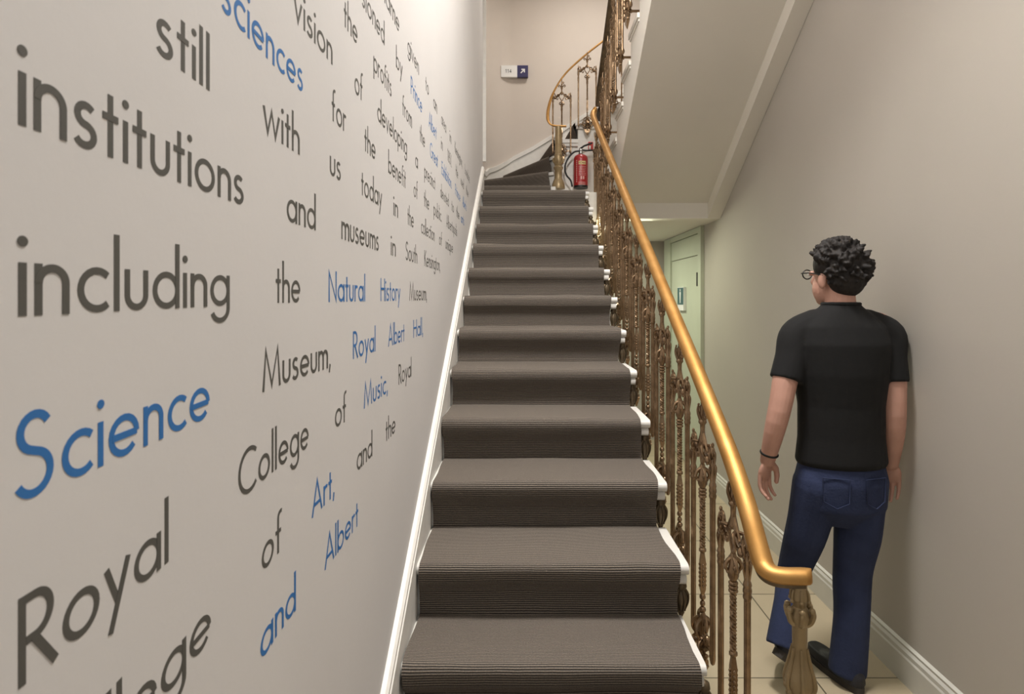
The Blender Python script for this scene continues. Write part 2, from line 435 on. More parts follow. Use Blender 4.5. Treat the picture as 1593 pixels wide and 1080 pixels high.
tag(mb.build('stair_runner', 'carpet', smooth=60, uv=uvs), 'dark brown ribbed carpet runner covering the straight flight of steps', 'carpet')

# ------------------------------------------------------------------ winding steps and back flight
wst = thing('staircase', 'white winding steps turning right along the curved back wall', 'staircase', (0.3, 6.0, 2.394))
inner = {12: (0.292, 5.715), 13: (0.292, 5.87), 14: (0.30, 5.955), 15: (0.33, 6.01), 16: (0.53, 6.03), 17: (0.775, 6.03), 18: (1.02, 6.03), 19: (1.265, 6.03)}
outer = {12: (-0.428, 5.715), 13: (-0.424, 6.36), 14: (-0.205, 6.955), 15: (0.20, 6.98), 16: (0.45, 6.98), 17: (0.745, 6.98), 18: (1.02, 6.98), 19: (1.265, 6.98)}
inner_curve = ribbon(curve, -0.013)
def after(pt):
    if pt[1] < 6.3: return [q for q in inner_curve if q[1] > pt[1] + 0.02 and q[0] < 0.9] 
    return [q for q in inner_curve if q[0] > pt[0] + 0.02 and q[1] > 6.3 and q[0] < 0.9]
for L_ in range(12, 20):
    pl = [inner[L_], outer[L_]] + after(outer[L_])
    if outer[L_][0] < 0.9: pass
    pl += [(XR - 0.005, 6.98), (XR - 0.005, 6.03)]
    if L_ < 16: pl += [(0.34, 6.03)]
    o = adopt(MB().prism_z(pl, lev(L_ - 1) + (0.0 if L_ > 12 else 0.0), lev(L_) - 0.001).build('step', 'white'), wst)
# tread ends returned over the white string
for L_ in (15, 16, 17, 18):
    x0 = inner[L_][0] - 0.03; x1 = inner[L_ + 1][0] - 0.005
    b = MB().box(x0, x1, 5.985, 6.032, lev(L_) - 0.034, lev(L_) + 0.002).box(x0 + 0.012, x1, 5.998, 6.03, lev(L_) - 0.062, lev(L_) - 0.034)
    adopt(b.build('tread_end', 'white'), wst)
for L_ in (12, 13, 14):                      # nosings beside the carpet
    a, c = inner[L_], outer[L_]
    d_ = Vector((c[0] - a[0], c[1] - a[1], 0)).normalized(); nrm = Vector((-d_.y, d_.x, 0))
    if nrm.y > 0: nrm = -nrm
    A_ = Vector((*a, 0)); pts = [A_ + nrm * 0.02, A_ + d_ * 0.10 + nrm * 0.02, A_ + d_ * 0.10, A_]
    adopt(MB().prism_z([(p.x, p.y) for p in pts], lev(L_) - 0.03, lev(L_) + 0.001).build('tread_end', 'white'), wst)
# carpet of the winders
mb = MB(); uvs = []
def carpet_sheet(a, c, L_, back_a, back_c):
    """riser, rolled nosing and tread between the inner point a and the outer point c"""
    A_, C_ = Vector((*a, 0)), Vector((*c, 0)); d_ = (C_ - A_).normalized(); nrm = Vector((-d_.y, d_.x, 0))
    if nrm.y > 0 and abs(d_.x) > 0.3: nrm = -nrm
    if nrm.x > 0 and abs(d_.x) <= 0.3: nrm = -nrm
    A2 = A_ + d_ * 0.045; C2 = C_ - d_ * 0.012
    prof = [(0.012, lev(L_ - 1) + 0.003), (0.012, lev(L_ - 1) + 0.06), (0.018, lev(L_) - 0.08), (0.034, lev(L_) - 0.045)]
    for k in range(6):
        an = PI * k / 5 * 0.55; prof.append((0.018 + 0.024 * math.cos(an), lev(L_) - 0.016 + 0.028 * math.sin(an)))
    rings_top = []; s = 0
    m = 8
    full = [(p, None) for p in prof]
    o0 = len(mb.v)
    rows = []
    for i, (off, z) in enumerate(prof):
        if i: s += math.hypot(off - prof[i - 1][0], z - prof[i - 1][1])
        rows.append(([A2.lerp(C2, k / m) + nrm * off + Vector((0, 0, z)) for k in range(m + 1)], s))
    Bk = [Vector((*back_a, lev(L_) + 0.010)).lerp(Vector((*back_c, lev(L_) + 0.010)), k / m) for k in range(m + 1)]
    for f_ in (0.3, 0.65, 1.0):
        rows.append(([rows[len(prof) - 1][0][k].lerp(Bk[k], f_) for k in range(m + 1)], s + 0.3 * f_))
    for r, ss in rows:
        for k, p in enumerate(r): mb.v.append(tuple(p)); uvs.append((k * 0.1, ss))
    for i in range(len(rows) - 1):
        for k in range(m):
            q = o0 + i * (m + 1) + k; mb.f.append((q, q + 1, q + m + 2, q + m + 1))
for L_ in range(12, 18):
    na, nc = inner[L_ + 1], outer[L_ + 1]
    carpet_sheet(inner[L_], outer[L_], L_, na, nc)
wr = mb.build('stair_runner', 'carpet', smooth=60, uv=uvs)
tag(wr, 'dark carpet on the winding steps by the curved back wall', 'carpet')

# ------------------------------------------------------------------ upper flight over the corridor
up = thing('staircase', 'upper white staircase rising towards the viewer above the corridor, pale soffit below', 'staircase', (1.1, 5.1, 2.394))
XU = 0.694
def sof(y): return 2.275 + 0.61 * (4.8 - y)
poly = [(5.2, 2.394)]
NU = 15
for k in range(NU):
    y = 5.2 - 0.30 * k; poly += [(y, 2.394 + RISE * (k + 1) - 0.034 if k >= 0 else 0), (y - 0.30, 2.394 + RISE * (k + 1) - 0.034)]
ylast = 5.2 - 0.30 * NU
poly2 = poly + [(ylast, sof(ylast)), (4.8, sof(4.8)), (4.82, 2.394)]
adopt(MB().prism_x(poly2, XU, XR - 0.10).build('carriage', 'soffit'), up)
adopt(MB().prism_x([(4.80, 2.157), (4.80, sof(4.8) + 0.05), (ylast, sof(ylast) + 0.05), (ylast, sof(ylast) - 0.11)], XR - 0.10, XR - 0.002).build('wall_string', 'soffit'), up)
for k in range(NU):
    y = 5.2 - 0.30 * k; z = 2.394 + RISE * (k + 1)
    o = adopt(MB().box(XU - 0.014, XR - 0.003, y - 0.30, y + 0.03, z - 0.03, z).build('tread', 'soffit'), up)
    MB().box(XU - 0.006, XU + 0.001, y - 0.29, y + 0.018, z - 0.048, z - 0.03).build('scotia', 'soffit')
    adopt(COL.objects[-1], o)

# ------------------------------------------------------------------ balusters
def post_mesh():
    mb = MB(); seg = 24
    def ring(r, z, fl): return [(r * (1 - (fl if i % 2 else 0)) * math.cos(2 * PI * i / seg), r * (1 - (fl if i % 2 else 0)) * math.sin(2 * PI * i / seg), z) for i in range(seg)]
    rs = []
    for r, z, fl in [(0.004, -0.862, 0), (0.010, -0.858, 0), (0.0145, -0.846, 0), (0.0145, -0.835, 0), (0.0145, -0.83, 0.16), (0.0145, -0.345, 0.16), (0.0145, -0.34, 0),
                     (0.017, -0.336, 0), (0.0185, -0.330, 0), (0.016, -0.324, 0), (0.0185, -0.318, 0), (0.0185, -0.312, 0), (0.016, -0.306, 0), (0.0185, -0.300, 0), (0.016, -0.293, 0),
                     (0.013, -0.288, 0), (0.0165, -0.270, 0), (0.012, -0.245, 0), (0.015, -0.235, 0), (0.010, -0.222, 0), (0.003, -0.218, 0)]:
        rs.append(ring(r, z, fl))
    mb.rings(rs)
    for k in range(4):
        a = 2 * PI * k / 4 + 0.4; c, s = math.cos(a), math.sin(a)
        curl(mb, [(0.011 * c, 0.011 * s, -0.285), (0.020 * c, 0.020 * s, -0.262), (0.023 * c, 0.023 * s, -0.245), (0.018 * c, 0.018 * s, -0.238)], 0.005, 0.003)
        curl(mb, [(0.010 * c, 0.010 * s, -0.235), (0.017 * c, 0.017 * s, -0.215), (0.016 * c, 0.016 * s, -0.198), (0.009 * c, 0.009 * s, -0.196)], 0.005, 0.004)
    mb.ell((0, 0, -0.196), (0.013, 0.013, 0.018)); mb.ell((0, 0, -0.172), 0.008)
    mb.v = [(x * 0.64, y * 0.64, z) for x, y, z in mb.v]
    return mb
def spindle_mesh():
    mb = MB()
    def LT(mb, pr, c=(0, 0, 0), seg=12): mb.lathe([(r * 0.76, z) for r, z in pr], c, seg)
    # scroll under the rail and fleur
    curl(mb, [(0, 0.0, -0.10), (0, -0.006, -0.06), (0, -0.016, -0.045), (0, -0.026, -0.055), (0, -0.020, -0.066)], 0.008, 0.005)
    mb.tube([(0, 0, -0.015), (0, 0, -0.09)], 0.006, 8)
    for s_ in (-1, 1):
        curl(mb, [(0, 0.004 * s_, -0.112), (0, 0.020 * s_, -0.090), (0, 0.036 * s_, -0.078), (0, 0.044 * s_, -0.092), (0, 0.034 * s_, -0.100)], 0.008, 0.005)
        curl(mb, [(0.006 * s_, 0, -0.115), (0.016 * s_, 0, -0.085), (0.013 * s_, 0, -0.062)], 0.007, 0.003)
    LT(mb, [(0.004, 0.005), (0.011, -0.005), (0.013, -0.03), (0.009, -0.05)], (0, 0, -0.062), 12)
    LT(mb, [(0.010, -0.110), (0.017, -0.116), (0.018, -0.122), (0.011, -0.130), (0.010, -0.150), (0.014, -0.175), (0.017, -0.185), (0.010, -0.192)], (0, 0, 0), 14)
    # ogee arms with leafage
    for s_ in (-1, 1):
        curl(mb, [(0, 0.004 * s_, -0.160), (0, 0.026 * s_, -0.186), (0, 0.052 * s_, -0.214), (0, 0.080 * s_, -0.206), (0, 0.100 * s_, -0.232)], 0.0085, 0.0075, n=7)
        curl(mb, [(0, 0.0, -0.262), (0, 0.016 * s_, -0.240), (0, 0.032 * s_, -0.214), (0, 0.024 * s_, -0.190)], 0.007, 0.005)
        curl(mb, [(0, 0.060 * s_, -0.214), (0, 0.066 * s_, -0.236), (0, 0.052 * s_, -0.246), (0, 0.046 * s_, -0.234)], 0.006, 0.005)
        curl(mb, [(0, 0.080 * s_, -0.206), (0, 0.084 * s_, -0.186), (0, 0.096 * s_, -0.176), (0, 0.102 * s_, -0.188)], 0.007, 0.005)
        for x_ in (-1, 1):
            curl(mb, [(0.004 * x_, 0.03 * s_, -0.192), (0.016 * x_, 0.048 * s_, -0.192), (0.018 * x_, 0.062 * s_, -0.208), (0.010 * x_, 0.064 * s_, -0.222)], 0.007, 0.004)
            mb.ell((0.008 * x_, 0.082 * s_, -0.226), (0.010, 0.013, 0.014), 8, 6)
    # pendant volutes and urn
    for s_ in (-1, 1):
        curl(mb, [(0, 0, -0.272), (0, 0.016 * s_, -0.276), (0, 0.030 * s_, -0.288), (0, 0.026 * s_, -0.304), (0, 0.016 * s_, -0.298)], 0.007, 0.005)
        curl(mb, [(0, 0, -0.272), (0.016 * s_, 0, -0.282), (0.022 * s_, 0, -0.300), (0.014 * s_, 0, -0.312)], 0.008, 0.005)
    LT(mb, [(0.006, -0.255), (0.012, -0.265), (0.016, -0.290), (0.022, -0.310), (0.020, -0.326), (0.011, -0.340)], (0, 0, 0), 14)
    for z in (-0.345, -0.356, -0.367):
        LT(mb, [(0.010, z + 0.006), (0.017, z + 0.003), (0.018, z), (0.017, z - 0.003), (0.010, z - 0.006)], (0, 0, 0), 14)
    # rope twist
    for q in range(3):
        pts = []
        for k in range(61):
            t = k / 60; a = 2 * PI * (q / 3 + 5.6 * t); pts.append((0.0060 * math.cos(a), 0.0060 * math.sin(a), -0.370 - 0.170 * t))
        mb.tube(pts, 0.0044, 6)
    mb.tube([(0, 0, -0.365), (0, 0, -0.545)], 0.0045, 8)
    LT(mb, [(0.009, -0.536), (0.016, -0.541), (0.016, -0.548), (0.009, -0.553)], (0, 0, 0), 12)
    # square bar with chamfered shoulder and beads
    def sq(h, z): return [(h, h, z), (-h, h, z), (-h, -h, z), (h, -h, z)]
    mb.rings([sq(0.0055, -0.546), sq(0.006, -0.556), sq(0.009, -0.582), sq(0.009, -0.672), sq(0.0055, -0.688), sq(0.0055, -0.70)])
    for k in range(6):
        z = -0.592 - k * 0.014
        for s_ in (-1, 1): mb.ell((0, 0.0095 * s_, z), (0.005, 0.004, 0.005), 7, 5); mb.ell((0.0095 * s_, 0, z), (0.004, 0.005, 0.005), 7, 5)
    for z, r in ((-0.700, 0.0105), (-0.722, 0.009), (-0.742, 0.0115)):
        mb.ell((0, 0, z), (r, r, 0.011), 12, 6)
    # palmette and arrow drop
    mb.ell((0, 0, -0.80), (0.013, 0.017, 0.046), 12, 8); mb.ell((0, 0, -0.858), (0.011, 0.014, 0.022), 10, 6)
    for s_ in (-1, 1):
        curl(mb, [(0, 0.008 * s_, -0.752), (0, 0.034 * s_, -0.762), (0, 0.048 * s_, -0.782), (0, 0.038 * s_, -0.796), (0, 0.028 * s_, -0.786)], 0.008, 0.005)
        curl(mb, [(0, 0.010 * s_, -0.860), (0, 0.040 * s_, -0.852), (0, 0.062 * s_, -0.826), (0, 0.052 * s_, -0.806), (0, 0.040 * s_, -0.818)], 0.009, 0.006)
        curl(mb, [(0, 0.010 * s_, -0.820), (0, 0.050 * s_, -0.842), (0, 0.082 * s_, -0.826), (0, 0.096 * s_, -0.842)], 0.008, 0.006)
        curl(mb, [(0, 0.012 * s_, -0.872), (0, 0.036 * s_, -0.886), (0, 0.044 * s_, -0.872)], 0.007, 0.005)
        for x_ in (-1, 1):
            curl(mb, [(0.008 * x_, 0.010 * s_, -0.770), (0.024 * x_, 0.018 * s_, -0.785), (0.026 * x_, 0.024 * s_, -0.810), (0.016 * x_, 0.020 * s_, -0.828)], 0.008, 0.005)
            curl(mb, [(0.008 * x_, 0.014 * s_, -0.830), (0.022 * x_, 0.030 * s_, -0.845), (0.020 * x_, 0.040 * s_, -0.866)], 0.008, 0.005)
    mb.box(-0.010, 0.010, -0.034, 0.034, -0.905, -0.893)
    return mb
def tip_mesh():
    mb = MB()
    mb.rings([[(x, y, z) for x, y in ((h, g), (-h, g), (-h, -g), (h, -g))] for h, g, z in ((0.010, 0.030, -0.905), (0.012, 0.034, -0.912), (0.004, 0.004, -0.956), (0.002, 0.002, -0.962))])
    mb.tube([(-0.10, 0, -0.838), (-0.03, 0, -0.838), (-0.012, 0, -0.85), (-0.006, 0, -0.90), (0, 0, -0.93)], [0.009, 0.009, 0.009, 0.008, 0.006], 8)
    return mb
proto = {}
def baluster(parent, loc, rot=0, scale=(1, 1, 1), mirror=False):
    """spindle mesh with two fluted posts and an arrow-shaped drop as its sub-parts"""
    if not proto:
        proto['s'] = spindle_mesh().build('baluster', 'bronze', smooth=50)
        proto['p'] = post_mesh().build('post', 'bronze', smooth=35)
        proto['t'] = tip_mesh().build('drop', 'bronze', smooth=35)
        s_, p_, p2, t_ = proto['s'], proto['p'], proto['p'].copy(), proto['t']; COL.objects.link(p2)
    else:
        s_, p_, p2, t_ = (proto[k].copy() for k in 'sppt')
        for o in (s_, p_, p2, t_): COL.objects.link(o)
    s_.parent = parent; s_.matrix_parent_inverse = parent.matrix_world.inverted()
    s_.location = loc; s_.rotation_euler = (0, 0, rot); s_.scale = scale
    for o, y in ((p_, -0.110), (p2, 0.110), (t_, 0)):
        o.parent = s_; o.matrix_parent_inverse = Matrix(); o.location = (0, y, 0)
    return s_

rail_prof = []
for k in range(13):
    a = PI * k / 12; rail_prof.append((0.0245 * math.cos(a), 0.003 + 0.019 * math.sin(a)))
rail_prof += [(-0.0255, -0.005), (-0.021, -0.010), (0.021, -0.010), (0.0255, -0.005)]
bar_prof = [(0.017, -0.010), (-0.017, -0.010), (-0.017, -0.020), (0.017, -0.020)]

XB = 0.592
def rz(y): return 0.082 + 0.57 * y
lb = thing('balustrade', 'long bronze cast balustrade with gold handrail along the straight carpeted stairs', 'balustrade', (XB, 1.5, 0))
path = [(0.674, 1.490, 0.857), (0.66, 1.490, 0.857), (0.635, 1.491, 0.857), (0.610, 1.498, 0.858), (0.598, 1.510, 0.862), (0.593, 1.528, 0.873), (XB, 1.565, 0.910), (XB, 1.63, 0.975), (XB, 1.73, 1.054), (XB, 1.84, 1.126)]
path += [(XB, 1.84 + (5.22 - 1.84) * k / 12, 0) for k in range(1, 13)]
path = [(x, y, z if z else rz(y)) for x, y, z in path]
path += [(0.597, 5.32, 3.12), (0.61, 5.37, 3.16), (0.628, 5.375, 3.19)]
pp = spline(path, 6)
adopt(MB().sweep(pp, rail_prof, 0.02).build('handrail', 'gold', smooth=35), lb)['label'] = 'gilded handrail'
adopt(MB().sweep(pp, bar_prof).build('rail_bar', 'bronze_dark', smooth=35), lb)
for k in range(12):
    y = 1.745 + 0.30 * k
    baluster(lb, (XB, y, rz(y) - 0.005))
# newel post under the scrolled end of the handrail
def newel_mesh(pr_, leaf):
    mb = MB(); mb.lathe(pr_, (0, 0, 0), 16)
    for k in range(6):
        a = 2 * PI * k / 6 + 0.3; c, s = math.cos(a), math.sin(a)
        for pts, r0, r1 in leaf: curl(mb, [(r * c, r * s, z) for r, z in pts], r0, r1)
    return mb
NP = [(0.0165, 0), (0.0165, -0.018), (0.0195, -0.034), (0.0200, -0.044), (0.0160, -0.049), (0.0150, -0.062), (0.021, -0.070), (0.026, -0.084), (0.023, -0.098), (0.0175, -0.108), (0.0170, -0.16), (0.022, -0.19), (0.032, -0.225), (0.035, -0.245), (0.031, -0.262), (0.026, -0.268), (0.031, -0.280), (0.024, -0.30), (0.021, -0.36), (0.030, -0.44), (0.026, -0.55), (0.036, -0.62), (0.030, -0.68), (0.045, -0.75), (0.055, -0.80), (0.060, -0.845), (0.060, -0.858)]
NL = [([(0.0165, -0.10), (0.026, -0.092), (0.032, -0.075), (0.029, -0.066)], 0.010, 0.006), ([(0.017, -0.16), (0.026, -0.20), (0.036, -0.24), (0.030, -0.262)], 0.004, 0.007), ([(0.017, -0.020), (0.021, -0.030), (0.022, -0.046)], 0.003, 0.004)]
o = newel_mesh(NP, NL).build('newel_post', 'newel', smooth=40); o.location = (0.666, 1.490, 0.850); adopt(o, lb); o['label'] = 'cast newel post in old gold paint'

ub = thing('balustrade', 'upper bronze balustrade seen edge-on above the corridor, dark handrail on top', 'balustrade', (0.64, 5.2, 2.565))
def urz(y): return 2.394 + RISE * 1 + 0.57 * (5.235 - y) + 0.735
XUB = 0.640
path = [(0.648, 5.36, 3.215), (XUB + 0.004, 5.30, 3.24), (XUB, 5.20, urz(5.2))] + [(XUB, 5.20 - (4.2) * k / 10, urz(5.20 - 4.2 * k / 10)) for k in range(1, 11)]
pp = spline(path, 4)
adopt(MB().sweep(pp, rail_prof).build('handrail', 'bronze_dark', smooth=35), ub)
adopt(MB().sweep(pp, bar_prof).build('rail_bar', 'bronze_dark', smooth=35), ub)
for k in range(13):
    y = 5.05 - 0.30 * k
    baluster(ub, (XUB + 0.005, y, urz(y) - 0.01), rot=PI, scale=(0.9, 1, 0.9))

bb = thing('balustrade', 'small bronze balustrade with curling gold handrail above the winding steps', 'balustrade', (0.36, 6.0, 2.9))
path = [(0.92, 6.00, 4.18), (0.80, 6.00, 4.06), (0.60, 6.00, 3.90), (0.41, 5.99, 3.72), (0.29, 5.965, 3.53), (0.238, 5.92, 3.37), (0.228, 5.88, 3.25), (0.250, 5.855, 3.185), (0.300, 5.84, 3.165), (0.36, 5.84, 3.162), (0.40, 5.845, 3.162)]
pp = spline(path, 7)
sm = [(a * 0.62, b * 0.5) for a, b in rail_prof]
adopt(MB().sweep(pp, sm).build('handrail', 'gold', smooth=35), bb)['label'] = 'curling gilded handrail'
for x, ztop in ((0.366, 3.665), (0.612, 3.925), (0.858, 4.13)):
    baluster(bb, (x, 5.965, ztop), rot=PI / 2, scale=(1, 0.78, 0.85))
NP2 = [(0.030, 0), (0.033, -0.26), (0.040, -0.270), (0.038, -0.285), (0.043, -0.31), (0.046, -0.33), (0.040, -0.355), (0.034, -0.37), (0.046, -0.385), (0.044, -0.40), (0.034, -0.415), (0.036, -0.49), (0.048, -0.515), (0.058, -0.54), (0.062, -0.575), (0.062, -0.588)]
NL2 = [([(0.034, -0.35), (0.048, -0.335), (0.054, -0.315), (0.048, -0.305)], 0.009, 0.006)]
o = newel_mesh(NP2, NL2).build('newel_post', 'newel', smooth=40); o.location = (0.325, 5.82, 3.155); adopt(o, bb)

# ------------------------------------------------------------------ lettering (single-stroke geometric alphabet drawn as ribbons)
XH, ASC, CAP, DESC = 0.56, 1.0, 0.93, -0.30
SW = 0.092
def arc(cx, cy, rx, ry, a0, a1, n=18):
    return [(cx + rx * math.cos(math.radians(a0 + (a1 - a0) * k / n)), cy + ry * math.sin(math.radians(a0 + (a1 - a0) * k / n))) for k in range(n + 1)]
h = SW / 2; R = 0.235; CY = 0.28
def G():
    g = {}
    o_ = lambda cx: arc(cx, CY, R, R, 0, 360, 28)
    cx = h + R
    g['o'] = ([o_(cx)], 2 * cx)
    g['a'] = ([o_(cx), [(cx + R, 0), (cx + R, XH)]], 2 * cx)
    g['d'] = ([o_(cx), [(cx + R, 0), (cx + R, ASC)]], 2 * cx)
    g['b'] = ([o_(cx), [(h, 0), (h, ASC)]], 2 * cx)
    g['p'] = ([o_(cx), [(h, DESC), (h, XH)]], 2 * cx)
    g['q'] = ([o_(cx), [(cx + R, DESC), (cx + R, XH)]], 2 * cx)
    g['g'] = ([o_(cx), [(cx + R, XH), (cx + R, -0.05)] + arc(cx, -0.05, R, 0.21, 0, -160)], 2 * cx)
    g['c'] = ([arc(cx + 0.02, CY, R, R, 48, 312)], 2 * cx - 0.09)
    g['e'] = ([arc(cx, CY, R, R, 0, 318), [(h + 0.02, CY), (2 * cx - h, CY)]], 2 * cx)
    r = 0.165
    arch = lambda x0, x1, lx=0: arc((x0 + x1) / 2, XH - h - (x1 - x0) / 2, (x1 - x0) / 2, (x1 - x0) / 2, 180, 0)
    def leg(x0, x1): return arch(x0, x1) + [(x1, 0)]
    g['n'] = ([[(h, 0), (h, XH)], leg(h, h + 0.33)], 0.33 + 2 * h)
    g['h'] = ([[(h, 0), (h, ASC)], leg(h, h + 0.33)], 0.33 + 2 * h)
    g['m'] = ([[(h, 0), (h, XH)], leg(h, h + 0.30), leg(h + 0.30, h + 0.60)], 0.60 + 2 * h)
    g['r'] = ([[(h, 0), (h, XH)], arc(h + 0.15, XH - h - 0.15, 0.15, 0.15, 180, 55)], 0.29)
    g['u'] = ([[(h, XH), (h, h + 0.165)] + arc(h + 0.165, h + 0.165, 0.165, 0.165, 180, 360) + [(h + 0.33, XH)]], 0.33 + 2 * h)
    g['i'] = ([[(h, 0), (h, XH)], 'dot', (h, 0.78)], 2 * h)
    g['l'] = ([[(h, 0), (h, ASC)]], 2 * h)
    g['t'] = ([[(0.13, 0), (0.13, 0.80)], [(0, 0.51), (0.26, 0.51)]], 0.26)
    g['f'] = ([[(0.13, 0), (0.13, 0.81)] + arc(0.13 + 0.14, 0.81, 0.14, 0.14, 180, 70), [(0, 0.51), (0.27, 0.51)]], 0.31)
    g['s'] = ([arc(0.19, 0.405, 0.125, 0.115, 40, 260, 12) + arc(0.17, 0.165, 0.14, 0.125, 80, -150, 14)], 0.36)
    g['k'] = ([[(h, 0), (h, ASC)], [(0.36, XH), (h, 0.24)], [(0.14, 0.32), (0.40, 0)]], 0.42)
    g['v'] = ([[(0.03, XH), (0.22, 0.03), (0.41, XH)]], 0.44)
    g['w'] = ([[(0.03, XH), (0.20, 0.03), (0.37, XH), (0.54, 0.03), (0.71, XH)]], 0.74)
    g['x'] = ([[(0.03, XH), (0.39, 0)], [(0.39, XH), (0.03, 0)]], 0.42)
    g['y'] = ([[(0.03, XH), (0.23, 0.06)], [(0.42, XH), (0.10, DESC)]], 0.45)
    g['.'] = (['dot', (h, 0.05)], 2 * h)
    g[','] = ([[(0.09, 0.10), (0.03, -0.14)]], 0.12)
    g["'"] = ([[(0.06, ASC), (0.04, 0.80)]], 0.10)
    C2 = CAP / 2; RC = C2 - h + 0.01
    g['A'] = ([[(0.03, 0), (0.36, CAP - 0.02), (0.69, 0)], [(0.16, 0.29), (0.56, 0.29)]], 0.72)
    g['C'] = ([arc(0.46, C2, RC, RC, 48, 312)], 0.76)
    g['G'] = ([arc(0.46, C2, RC, RC, 48, 358) + [(0.52, C2 - 0.02)]], 0.90)
    g['O'] = ([arc(0.46, C2, RC, RC, 0, 360, 28)], 0.92)
    g['E'] = ([[(0.42, CAP - h), (h, CAP - h), (h, h), (0.42, h)], [(h, 0.50), (0.40, 0.50)]], 0.44)
    g['F'] = ([[(0.42, CAP - h), (h, CAP - h), (h, 0)], [(h, 0.47), (0.38, 0.47)]], 0.44)
    g['H'] = ([[(h, 0), (h, CAP)], [(0.56, 0), (0.56, CAP)], [(h, 0.50), (0.56, 0.50)]], 0.61)
    g['K'] = ([[(h, 0), (h, CAP)], [(0.48, CAP), (h, 0.42)], [(0.17, 0.53), (0.54, 0)]], 0.56)
    g['L'] = ([[(h, CAP), (h, h), (0.36, h)]], 0.38)
    g['M'] = ([[(0.04, 0), (0.15, CAP - 0.04), (0.42, 0.08), (0.69, CAP - 0.04), (0.80, 0)]], 0.84)
    g['N'] = ([[(h, 0), (h, CAP - 0.05), (0.58, 0.05), (0.58, CAP)]], 0.63)
    g['P'] = ([[(h, 0), (h, CAP - h), (0.20, CAP - h)] + arc(0.20, CAP - h - 0.22, 0.20, 0.22, 90, -90) + [(SW + 0.002, CAP - h - 0.44)]], 0.46)
    g['R'] = ([[(h, 0), (h, CAP - h), (0.20, CAP - h)] + arc(0.20, CAP - h - 0.22, 0.20, 0.22, 90, -90) + [(SW + 0.002, CAP - h - 0.44)], [(0.19, CAP - h - 0.44), (0.47, 0)]], 0.48)
    g['S'] = ([arc(0.26, CAP - h - 0.19, 0.18, 0.19, 30, 245, 14) + arc(0.24, h + 0.22, 0.21, 0.22, 65, -150, 16)], 0.50)
    g['1'] = ([[(0.05, CAP - 0.2), (0.22, CAP - 0.04), (0.22, 0)]], 0.36)
    g['4'] = ([[(0.36, 0), (0.36, CAP - 0.04), (0.03, 0.26), (0.48, 0.26)]], 0.50)
    g['8'] = ([arc(0.24, CAP - h - 0.18, 0.17, 0.18, 0, 360), arc(0.24, h + 0.22, 0.20, 0.22, 0, 360)], 0.48)
    g['5'] = ([[(0.42, CAP - h), (0.14, CAP - h), (0.09, 0.52)] + arc(0.22, 0.30, 0.21, 0.25, 110, -150)], 0.48)
    return g
GL = G()
GAP = 0.085
def word_width(wd, gap=GAP): return sum(GL[c][1] for c in wd) + gap * (len(wd) - 1)
def ribbon_faces(pl, hw):
    """mitred outline of a stroke: list of (left, right) pairs"""
    pts = [Vector(p) for p in pl]; closed = (pts[0] - pts[-1]).length < 1e-6; n = len(pts); out = []
    for i in range(n):
        if closed: a, b = pts[(i - 1) % (n - 1)], pts[(i + 1) % (n - 1)]
        else: a, b = pts[max(i - 1, 0)], pts[min(i + 1, n - 1)]
        d1 = (pts[i] - a); d2 = (b - pts[i])
        if d1.length < 1e-9: d1 = d2
        if d2.length < 1e-9: d2 = d1
        d1.normalize(); d2.normalize()
        n1 = Vector((-d1.y, d1.x)); n2 = Vector((-d2.y, d2.x)); m = n1 + n2
        if m.length < 0.2: m = n1
        m.normalize(); k = min(hw / max(0.35, m.dot(n1)), hw * 2.2)
        out.append((pts[i] + m * k, pts[i] - m * k))
    return out
def letters(mb, wd, f, th0, gap=GAP, sw=SW):
    """f maps (u, v, t) to 3-D, t the raise above the surface"""
    x = 0; th = th0
    for c in wd:
        strokes, wdt = GL[c]; k = 0
        while k < len(strokes):
            s_ = strokes[k]; th = th0 * (1 + k)
            if isinstance(s_, str):
                cx_, cy_ = strokes[k + 1]; ring = arc(cx_, cy_, 0.058, 0.058, 0, 360, 16)[:-1]
                nn = len(ring)
                mb.add([f(x + a, b, th) for a, b in ring] + [f(x + a, b, 0) for a, b in ring], [tuple(range(nn))] + [(i, nn + i, nn + (i + 1) % nn, (i + 1) % nn) for i in range(nn)])
                k += 2; continue
            rb = ribbon_faces(s_, sw / 2); nn = len(rb); vs_ = []
            for l_, r_ in rb: vs_ += [f(x + l_.x, l_.y, th), f(x + r_.x, r_.y, th), f(x + l_.x, l_.y, 0), f(x + r_.x, r_.y, 0)]
            fs_ = []
            for i in range(nn - 1):
                a = 4 * i; b = a + 4
                fs_ += [(a, a + 1, b + 1, b), (a, b, b + 2, a + 2), (a + 1, a + 3, b + 3, b + 1)]
            fs_ += [(0, 2, 3, 1), (4 * nn - 4, 4 * nn - 3, 4 * nn - 1, 4 * nn - 2)]
            mb.add(vs_, fs_); k += 1
        x += wdt + gap
FS = 0.0632
